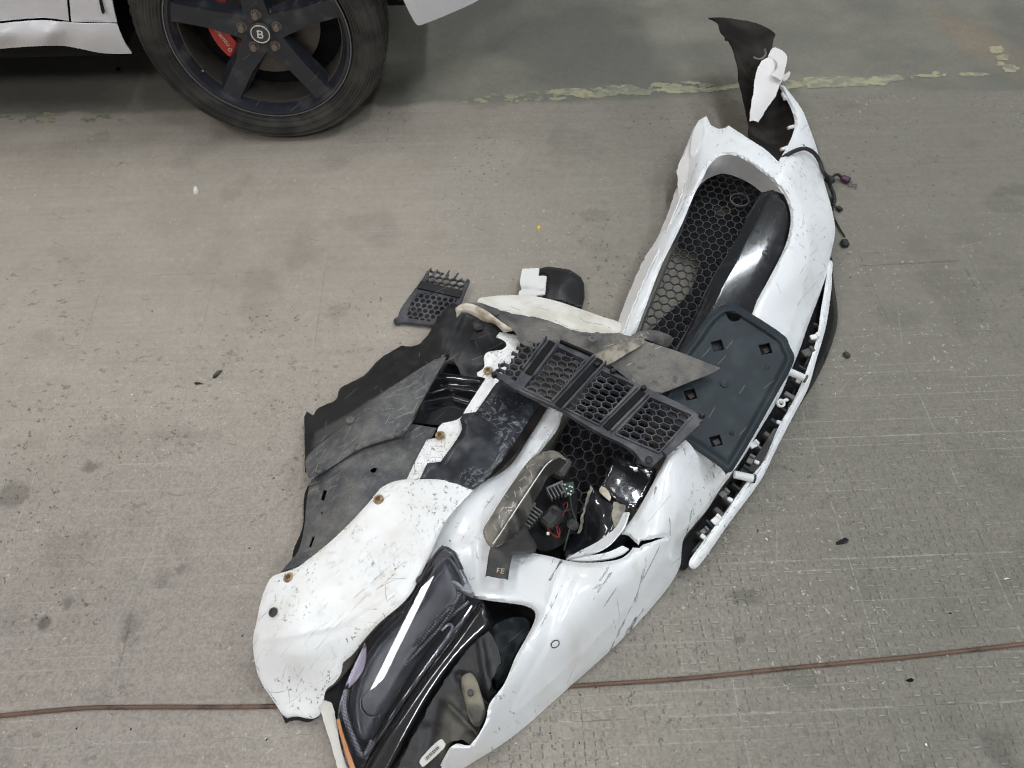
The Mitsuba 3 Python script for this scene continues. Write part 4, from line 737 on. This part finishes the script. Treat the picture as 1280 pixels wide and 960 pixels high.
# inner light guides, lilac patch and rings under the cover
def inner(q): return fHZ(q) - .030
def strip(name, pts, r, m, lift=0.0, n=6):
    P = spline([p for p in pts], 3, False); Z = inner(P) + lift
    put(tube_mesh(pt(P[:, 0], P[:, 1], Z), r, n), m, Hd + '__' + name, 50)
strip('light_guide', [(434, 862), (431, 885), (437, 910), (446, 932), (452, 944), (459, 940), (466, 925)], .0062, 'guide', .006)
strip('light_guide', [(520, 806), (540, 785), (560, 763), (570, 752), (575, 740)], .0050, 'guide', .008)
strip('light_guide', [(525, 812), (545, 790), (564, 770), (580, 757), (586, 752)], .0035, 'guide', .006)
strip('bezel_ring', [(462, 936), (486, 900), (515, 858), (548, 812), (580, 772), (590, 757)], .0022, 'chrome', .018)
strip('bezel_ring', [(470, 936), (498, 895), (530, 848), (560, 808), (592, 768)], .0014, 'chrome', .018)
strip('light_guide', [(506, 832), (530, 806), (551, 783), (563, 766), (567, 758), (561, 757), (552, 766), (534, 787), (516, 808)], .0030, 'guide', .012)
strip('bezel_ring', [(460, 940), (480, 912), (510, 868), (540, 825), (558, 798), (566, 784), (562, 780), (552, 788)], .0032, 'chrome', .012)
panel(Hd + '__lilac_patch', [(456, 803, 1), (458, 812), (456, 832), (450, 845), (436, 860, 1), (437, 850), (446, 826)], lambda q: inner(q) + .018, 'lilac', .002, 3)  # thin pale lilac patch under the cover
panel(Hd + '__inner_bowl', [(470, 806), (520, 752), (550, 706), (562, 700), (580, 745), (560, 775), (520, 826), (480, 890), (455, 925), (440, 895), (446, 850)], lambda q: inner(q) - .006, 'lamp_inner', .006, 4, edge=(14, -.010), smooth=60)
for x, y, r in [(468, 878, .026)]:
    put(orient(lathe([(0, -.012), (r*.5, -.010), (r*.85, -.002), (r, .004), (r*1.06, .004), (r*1.06, -.014), (0, -.014)], 28), (-.1, -.2, 1), pt(x, y, float(inner(np.array([[x, y]]))[0]) - .008)), 'lamp_bowl', Hd + '__projector', 40)
panel(Hd + '__amber_strip', [(420, 900, 1), (424, 915), (431, 940), (438, 962), (444, 985, 1), (452, 985, 1), (444, 960), (436, 938), (428, 914), (424, 898, 1)], lambda q: fHZ(q) + .009, 'amber', .004, 3)
panel(Hd + '__back_housing', [(600, 790, 1), (612, 790), (621, 806), (626, 828, 1), (618, 845), (612, 862), (611, 880), (614, 890, 1), (604, 902), (597, 921), (587, 933, 1), (576, 925), (560, 930), (556, 942), (548, 965), (535, 985, 1), (488, 985, 1), (505, 942), (523, 908), (545, 868), (565, 838)], [(600, 790, .15), (626, 828, .13), (614, 890, .12), (587, 933, .10), (535, 985, .065), (488, 985, .055), (523, 908, .095), (565, 838, .13), (580, 880, .12)], 'housing', .02, 3.5, dent=(.006, .035, 5), torn=(1.6, .14, 8), fold=ribs([((560, 880), (598, 920), .010, 4), ((575, 845), (610, 880), -.010, 6), ((545, 880), (530, 960), -.006, 8), ((600, 800), (612, 870), .008, 5)]), smooth=36)
tag(Hd + '__back_housing', 'dusty broken back housing')
panel(Hd + '__housing_boss', [(577, 848), (590, 842), (602, 870), (606, 895), (594, 908), (582, 880)], [(577, 848, .145), (590, 842, .148), (606, 895, .135), (594, 908, .124)], 'housing_tan', .02, 3, edge=(3, .004))
put(orient(lathe([(0, -.004), (.006, -.004), (.006, .004), (.003, .005), (0, .005)], 12), (0, 0, 1), pt(588, 866, .148)), 'ink', Hd + '__screw', 40)
panel(Hd + '__housing_socket', [(612, 790), (630, 775), (655, 772), (662, 785), (650, 805), (636, 830), (622, 850), (616, 845), (626, 825), (621, 806)], .075, 'slate_plastic', .03, 5, dent=(.01, .05, 3))
panel(Hd + '__pocket', [(600, 752), (660, 755), (672, 770), (640, 840), (600, 930), (560, 960), (570, 860)], .03, 'void_black', .01, 9)
stk = [(524, 953, 1), (527, 947), (551, 924), (557, 930, 1), (555, 935), (530, 958), (527, 958, 1)]
STZ = FIELDS[Hd + '__back_housing']
panel(Hd + '__sticker', stk, lambda q: STZ(q) + .004, 'sticker', .0012, 3)
tag(Hd + '__sticker', 'pale part sticker with a bar code')
bars = []
for k in range(13):
    t = .18 + .05*k + .008*((k*7) % 3); c = np.array([527, 953.5])*(1 - t) + np.array([554, 928])*t; nx = np.array([.69, .72])
    a, b = pt(*(c - nx*1.8), float(STZ([c])[0]) + .006), pt(*(c + nx*2.2), float(STZ([c])[0]) + .006); w = .0007 + .0005*((k*5) % 3)
    bars.append(prism(LineString([a[:2], b[:2]]).buffer(w/2, cap_style=2), .0006, None, a[2]))
put(join(bars), 'ink', Hd + '__sticker__bar_code')
bars = []

# ------------------------------------------------------------------ parked car behind: wheel, sill, arch, bumper corner
Ca = thing('parked_car', 'parked white car with a dusty black five spoke wheel and red brake caliper', 'car')
E1, E2 = np.array([CY, SY, 0]), np.array([-SY, CY, 0])
WR = .376
hub = pt(326, 40, WR) * 1.0; O = np.array([hub[0], hub[1], 0]) - .028*E2
def car_pt(px, py, off):                                  # on the car's side plane, off metres further in
    d = ray(px, py); n = E2
    t = ((O - EYE) @ n + np.asarray(off, float)) / (d @ n)
    return EYE + t[..., None] * d
WM = np.eye(4); WM[:3, 0] = E1; WM[:3, 1] = [0, 0, 1]; WM[:3, 2] = -E2; WM[:3, 3] = O + [0, 0, WR]     # wheel frame: x forward, y up, z outwards
def wheel(m, mat_, key, smooth=35):
    m = m.copy(); m.apply_transform(WM); return put(m, mat_, key, smooth)
def rot(m, a): m = m.copy(); m.apply_transform(trimesh.transformations.rotation_matrix(a, [0, 0, 1])); return m
def f_tyre(p, n, uv):
    q = p - mi.Point3f(*(O + [0, 0, WR]).tolist()); r = dr.sqrt(dr.square(q.x*CY + q.y*SY) + dr.square(q.z))
    d = smoothstep(.35, .7, fbm(p.x*16, p.y*16, p.z*16, octaves=4))
    ring = smoothstep(.6, .95, .5 + .5*dr.sin(r*700)) * smoothstep(.4, .65, fbm(p.x*6, p.y*6, p.z*6))
    return mix(mix((.020, .0195, .0185), (.050, .046, .041), d), (.085, .078, .068), .45*ring)
mat('tyre_rubber', mikit.proc(f_tyre), .7, specular=.35)
mat('rim_black', mikit.proc(lambda p, n, uv: mix((.022, .024, .031), (.14, .135, .13), dr.maximum(.35*smoothstep(.5, .85, fbm(p.x*22, p.y*22, p.z*22, octaves=4)), .6*scratch(p.x, p.z, .9, .06, .05, .0014, .3, 5, .9)))), .24, specular=.5)
mat('nut_brown', (.19, .15, .125), .5, metallic=.3)
mat('caliper_red', (.48, .03, .022), .3, clearcoat=.6)
mat('disc_metal', (.13, .115, .10), .5, metallic=.7)
mat('car_white', mikit.proc(lambda p, n, uv: mix((.74, .73, .75), (.50, .45, .36), .5*smoothstep(.42, .8, fbm(p.x*4, p.y*4, p.z*9, octaves=4)))), .25, clearcoat=.6)
RI = .272
tp = [(RI - .004, -.20), (RI + .012, -.222), (.325, -.238), (.352, -.228), (.366, -.21), (.374, -.17), (.376, -.12), (.376, -.10), (.374, -.06), (.367, -.022), (.358, -.004), (.350, .006), (.346, .0115), (.343, .0095), (.330, .0155), (.326, .0185), (.322, .0165), (.309, .0155), (.306, .0175), (.303, .0150), (.292, .0085), (.289, .0095), (.287, .006), (.283, .003), (.279, .004), (RI + .002, -.003), (RI - .004, -.012)]
ty = lathe(tp + [tp[0]], 96)
wheel(ty, 'tyre_rubber', Ca + '__tyre', 40)
tread = []
for k in range(72):
    a = 2*math.pi*k/72
    for j, (zz, rr) in enumerate([(-.05, .3695), (-.092, .3735), (-.135, .3725), (-.18, .368)]):
        b = chunk((.021, .010, .030), (0, 0, 0), (0, 0, 0), .2)
        b.apply_transform(trimesh.transformations.euler_matrix(0, 0, 0)); b.apply_translation([.006*((j*3) % 2), rr, zz]); tread.append(rot(b, a + .02*j))
wheel(join(tread), 'tyre_rubber', Ca + '__tyre__tread_blocks', False); labels[Ca + '__tyre__tread_blocks'] = {'kind': 'stuff'}
rim = lathe([(.255, -.20), (.262, -.20), (.258, -.10), (.252, -.03), (.262, -.012), (RI - .003, -.006), (RI, .001), (RI - .006, .005), (RI - .014, .002), (.252, -.012), (.243, -.03), (.247, -.10), (.255, -.20)], 80)
wheel(rim, 'rim_black', Ca + '__rim', 30)
wheel(lathe([(RI - .0035, .0045), (RI + .0005, .004), (RI + .0005, .0055), (RI - .0035, .0058), (RI - .0035, .0045)], 80), 'chrome' if False else 'grey_metal', Ca + '__rim__lip', 30)
barrel = lathe([(.236, -.20), (.243, -.20), (.246, -.03), (.240, -.03), (.236, -.20)], 64); wheel(barrel, 'disc_metal', Ca + '__rim__barrel', 30)
# spokes: five, each a long bevelled blade that widens to the rim
sp = np.array([[(-.046, .035, -.056), (-.040, .035, -.030), (.040, .035, -.030), (.046, .035, -.056)],
               [(-.044, .14, -.060), (-.028, .14, -.024), (.028, .14, -.024), (.044, .14, -.060)],
               [(-.044, .235, -.060), (-.028, .235, -.013), (.028, .235, -.013), (.044, .235, -.060)],
               [(-.047, .257, -.05), (-.031, .257, -.011), (.031, .257, -.011), (.047, .257, -.05)]])
V = sp.reshape(-1, 3); F = []
for i in range(3):
    for k in range(4):
        a, b = i*4 + k, i*4 + (k+1) % 4; F += [[a, b, a+4], [b, b+4, a+4]]
F += [[0, 2, 1], [0, 3, 2], [12, 13, 14], [12, 14, 15]]
spoke = trimesh.Trimesh(V, F, process=False)
if spoke.volume < 0: spoke.invert()
ridge = trimesh.convex.convex_hull(np.array([(-.012, .05, -.030), (.012, .05, -.030), (-.003, .05, -.025), (.003, .05, -.025), (-.010, .23, -.014), (.010, .23, -.014), (-.003, .23, -.0105), (.003, .23, -.0105)]))
for k in range(5):
    wheel(rot(spoke, 2*math.pi*k/5), 'rim_black', Ca + '__spoke', False)
wheel(lathe([(0, -.07), (.075, -.07), (.078, -.045), (.070, -.034), (.045, -.030), (.036, -.028), (0, -.028)], 40), 'rim_black', Ca + '__wheel_hub', 30)
for k in range(5):
    a = 2*math.pi*k/5 + math.pi/2
    nut = join([lathe([(0, -.04), (.0105, -.04), (.0105, -.012), (.008, -.008), (0, -.008)], 6), lathe([(.0115, -.034), (.015, -.034), (.015, -.027), (.0115, -.027), (.0115, -.034)], 18)])
    nut.apply_translation([.055*math.cos(a), .055*math.sin(a), 0]); wheel(nut, 'nut_brown', Ca + '__lug_nut', False)
wheel(lathe([(0, -.03), (.033, -.03), (.033, -.020), (.030, -.0165), (0, -.0155)], 40), 'ink', Ca + '__centre_cap', 35)
ann = trimesh.creation.annulus(.0255, .0285, .0015, sections=40); ann.apply_translation([0, 0, -.0155]); 
half = [m for m in [ann]]
wheel(ann, 'sticker', Ca + '__centre_cap__ring', False)
bt = meshkit.text_mesh('B', .024, .0015, True); bt.apply_translation([-.5*(bt.bounds[0] + bt.bounds[1])[0], -.5*(bt.bounds[0] + bt.bounds[1])[1], -.0152]); bt = rot(bt, -.2)
wheel(bt, 'sticker', Ca + '__centre_cap__emblem', False)
disc = lathe([(.05, -.115), (.17, -.115), (.17, -.088), (.05, -.088), (.05, -.115)], 56); wheel(disc, 'disc_metal', Ca + '__brake_disc', 30)
def arcbox(r0, r1, a0, a1, z0, z1, n=14):
    a = np.linspace(a0, a1, n); poly = Polygon(np.vstack([np.c_[r0*np.cos(a), r0*np.sin(a)], np.c_[r1*np.cos(a), r1*np.sin(a)][::-1]])).buffer(-.008).buffer(.008)
    m = trimesh.creation.extrude_polygon(poly, z1 - z0, engine='earcut'); m.apply_translation([0, 0, z0]); return m
wheel(arcbox(.112, .168, math.radians(146), math.radians(219), -.125, -.070), 'caliper_red', Ca + '__brake_caliper', False)
wt = meshkit.text_mesh('brembo', .0125, .001, False); wt.apply_translation([-.5*(wt.bounds[0] + wt.bounds[1])[0], -.006, 0])
wt.apply_transform(trimesh.transformations.rotation_matrix(math.radians(-68), [0, 0, 1])); wt.apply_translation([.138*math.cos(math.radians(196)), .138*math.sin(math.radians(196)), -.0695])
wheel(wt, 'sticker', Ca + '__brake_caliper__lettering', False)
for k in (208,):
    an = trimesh.creation.annulus(.004, .006, .001); an.apply_translation([.146*math.cos(math.radians(213)), .146*math.sin(math.radians(213)), -.0695]); wheel(an, 'sticker', Ca + '__brake_caliper__emblem', False)
wheel(lathe([(0, -.13), (.235, -.13), (.235, -.20), (0, -.20)][::-1], 40), 'void_black', Ca + '__wheel_back', False)
vs = tube_mesh(np.array([[0, 0, 0], [0, .004, .012], [0, .006, .024]]), .0035, 8); vs.apply_translation([-.205, -.115, -.028]); wheel(vs, 'steel', Ca + '__valve_stem', 40)
# body
SILL = [(-260, 36, 1), (-260, 78, 1), (-100, 68), (0, 61), (40, 58), (80, 57.5), (100, 61), (125, 66), (150, 67.5), (165, 67, 1), (157, 55), (151, 42), (146.5, 30, 1), (120, 30), (89, 29), (57, 25), (20, 27), (0, 29)]
panel(Ca + '__sill', SILL, [(-260, 36, .03), (-260, 78, .07), (0, 61, .055), (80, 57, .06), (125, 66, .045), (165, 67, .05), (146, 30, .03), (57, 25, .035), (0, 29, .035), (0, 43, .0), (60, 42, .004), (110, 48, .02), (140, 50, .026)], 'car_white', .006, 5, proj=car_pt, smooth=40)
panel(Ca + '__door', [(-260, 33, 1), (0, 26.5), (20, 24.5), (57, 22.5), (86, 26, 1), (80, -40), (72, -260, 1), (-260, -260, 1)], [(-260, 33, .03), (57, 22, .033), (70, -100, -.02), (70, -260, -.03), (-260, -260, -.03), (-260, -100, -.02)], 'car_white', .006, 9, proj=car_pt)
panel(Ca + '__wing', [(89, 27, 1), (120, 28), (146, 28, 1), (141, 5), (138, -20), (138, -70), (150, -140), (190, -210), (260, -255), (340, -265), (420, -245), (480, -190), (505, -110), (512, -40, 1), (640, -60, 1), (640, -330, 1), (76, -330, 1), (84, -40)], [(89, 27, .032), (146, 28, .028), (138, -70, .0), (260, -255, -.04), (500, -110, .0), (640, -60, .05), (640, -330, .0), (76, -330, -.03), (82, -100, -.018)], 'car_white', .006, 9, proj=car_pt)
panel(Ca + '__bumper_corner', [(497, -38, 1), (500, -10), (506, 4), (513, 18), (521, 31), (527, 31), (560, 18), (597, 1), (640, -25), (680, -55), (700, -80, 1), (640, -95), (560, -80), (505, -70, 1)], [(497, -38, .0), (521, 31, .02), (560, 18, .05), (597, 1, .12), (640, -25, .24), (700, -80, .42), (640, -95, .2), (560, -80, .04), (520, -20, .0)], 'car_white', .006, 6, proj=car_pt)
def liner():
    a = np.linspace(math.radians(12), math.radians(170), 40); V, F = [], []
    for t in a:
        for r, z in ((.445, -.012), (.452, -.30)): V.append((r*math.cos(t), r*math.sin(t), z))
    for k in range(len(a) - 1): F += [[2*k, 2*k+1, 2*k+2], [2*k+1, 2*k+3, 2*k+2]]
    return shell(np.array(V), np.array(F), .006)
lm = trimesh.Trimesh(*liner(), process=False); wheel(lm, 'inner_black', Ca + '__arch_liner', 40)
def cbox(s0, s1, o0, o1, z0, z1): 
    m = trimesh.creation.box((s1 - s0, o1 - o0, z1 - z0)); m.apply_translation([(s0+s1)/2, (o0+o1)/2, (z0+z1)/2])
    M = np.eye(4); M[:3, 0] = E1; M[:3, 1] = E2; M[:3, 3] = O; m.apply_transform(M); return m
put(join([cbox(-2.6, -.47, .10, 1.7, .27, .62), cbox(-.47, .47, .36, 1.45, .27, .62), cbox(.47, .56, .35, 1.5, .34, .62)]), 'void_black', Ca + '__underbody')
put(join([cbox(-2.6, .7, .08, 1.72, .90, 1.05)]), 'car_white', Ca + '__bonnet')

# ------------------------------------------------------------------ debris on the floor
def shard(key, px, py, rx, ry, ang, h, m, label, cat, sd, n=9):
    r = np.random.default_rng(sd); a = np.sort(r.uniform(0, 2*math.pi, n)); rr = r.uniform(.6, 1.0, n)
    x, y = rx*rr*np.cos(a), ry*rr*np.sin(a); c, s = math.cos(ang), math.sin(ang)
    w = pt(px + x*c - y*s, py + x*s + y*c, 0)
    q = np.vstack([np.c_[w[:, :2], np.full(n, .0005)], np.c_[w[:, :2]*.75 + w[:, :2].mean(0)*.25, h*r.uniform(.5, 1, n)]])
    k = put(trimesh.convex.convex_hull(q), m, key); labels[k] = {'label': label, 'category': cat}; return k
shard('plastic_shard', 1054, 677, 11, 4.5, -.35, .012, 'gloss_black', 'curved gloss black plastic shard on the floor right of the lip strip', 'shard', 3)
shard('plastic_shard', 1057, 445, 6, 4, .5, .014, 'bracket_plastic', 'small black plastic shard on the floor beside the air dam', 'shard', 4)
shard('plastic_shard', 272, 468, 8, 3, -.7, .010, 'bracket_plastic', 'thin dark torn sliver on the floor left of the splash shield', 'shard', 5)
shard('plastic_shard', 250, 480, 8, 2, .05, .006, 'bracket_plastic', 'flat dark chip on the floor, left of the torn sliver', 'shard', 6)
shard('dirt_clump', 1137, 850, 6, 4, .2, .009, 'void_black', 'small black crumb of dirt on the floor just below the rusty rod', 'dirt', 8)
shard('white_chip', 244, 240, 5, 5, .2, .014, 'white_plastic', 'small white plastic chip on bare floor below the tyre', 'chip', 9)
shard('yellow_chip', 673, 285, 2.6, 5, .1, .005, 'yellow_bit', 'tiny yellow wedge of plastic on the bare floor above the corner trim', 'chip', 10, 5)
shard('dirt_clump', 147, 87, 4, 2.5, 0, .010, 'void_black', 'dark crumb on the floor in the shade under the car sill', 'dirt', 12)
shard('plastic_shard', 1259, 724, 6, 1.5, .1, .004, 'white_plastic', 'thin pale splinter on the floor near the right edge', 'shard', 14)
crumbs = []
rc = np.random.default_rng(21)
for k in range(150):
    if k < 90:
        b_ = [(316, 800), (380, 600), (345, 880), (470, 445), (715, 860), (852, 712), (640, 925), (1020, 470), (1040, 320), (900, 660), (620, 372)][k % 11]
        x, y = b_[0] + rc.normal(0, 34), b_[1] + rc.normal(0, 26)
    else: x, y = rc.uniform(20, 1260), rc.uniform(170, 950)
    r_ = rc.uniform(.0012, .0042); P = pt(x, y, 0)
    a_ = rc.normal(size=(8, 3)); a_ /= np.linalg.norm(a_, axis=1, keepdims=True); a_ *= [r_, r_*.6, r_*.5]
    m_ = trimesh.convex.convex_hull(a_); m_.apply_transform(trimesh.transformations.rotation_matrix(rc.uniform(0, 6.28), [0, 0, 1])); m_.apply_translation([P[0], P[1], r_*.45]); crumbs.append(m_)
put(join(crumbs[::3] + crumbs[1::3]), 'bracket_plastic', 'debris_crumbs'); labels['debris_crumbs'] = {'kind': 'stuff', 'label': 'tiny dark crumbs of plastic and dirt scattered over the floor'}
put(join(crumbs[2::3]), 'white_plastic', 'paint_crumbs'); labels['paint_crumbs'] = {'kind': 'stuff', 'label': 'tiny white flakes of paint scattered over the floor'}
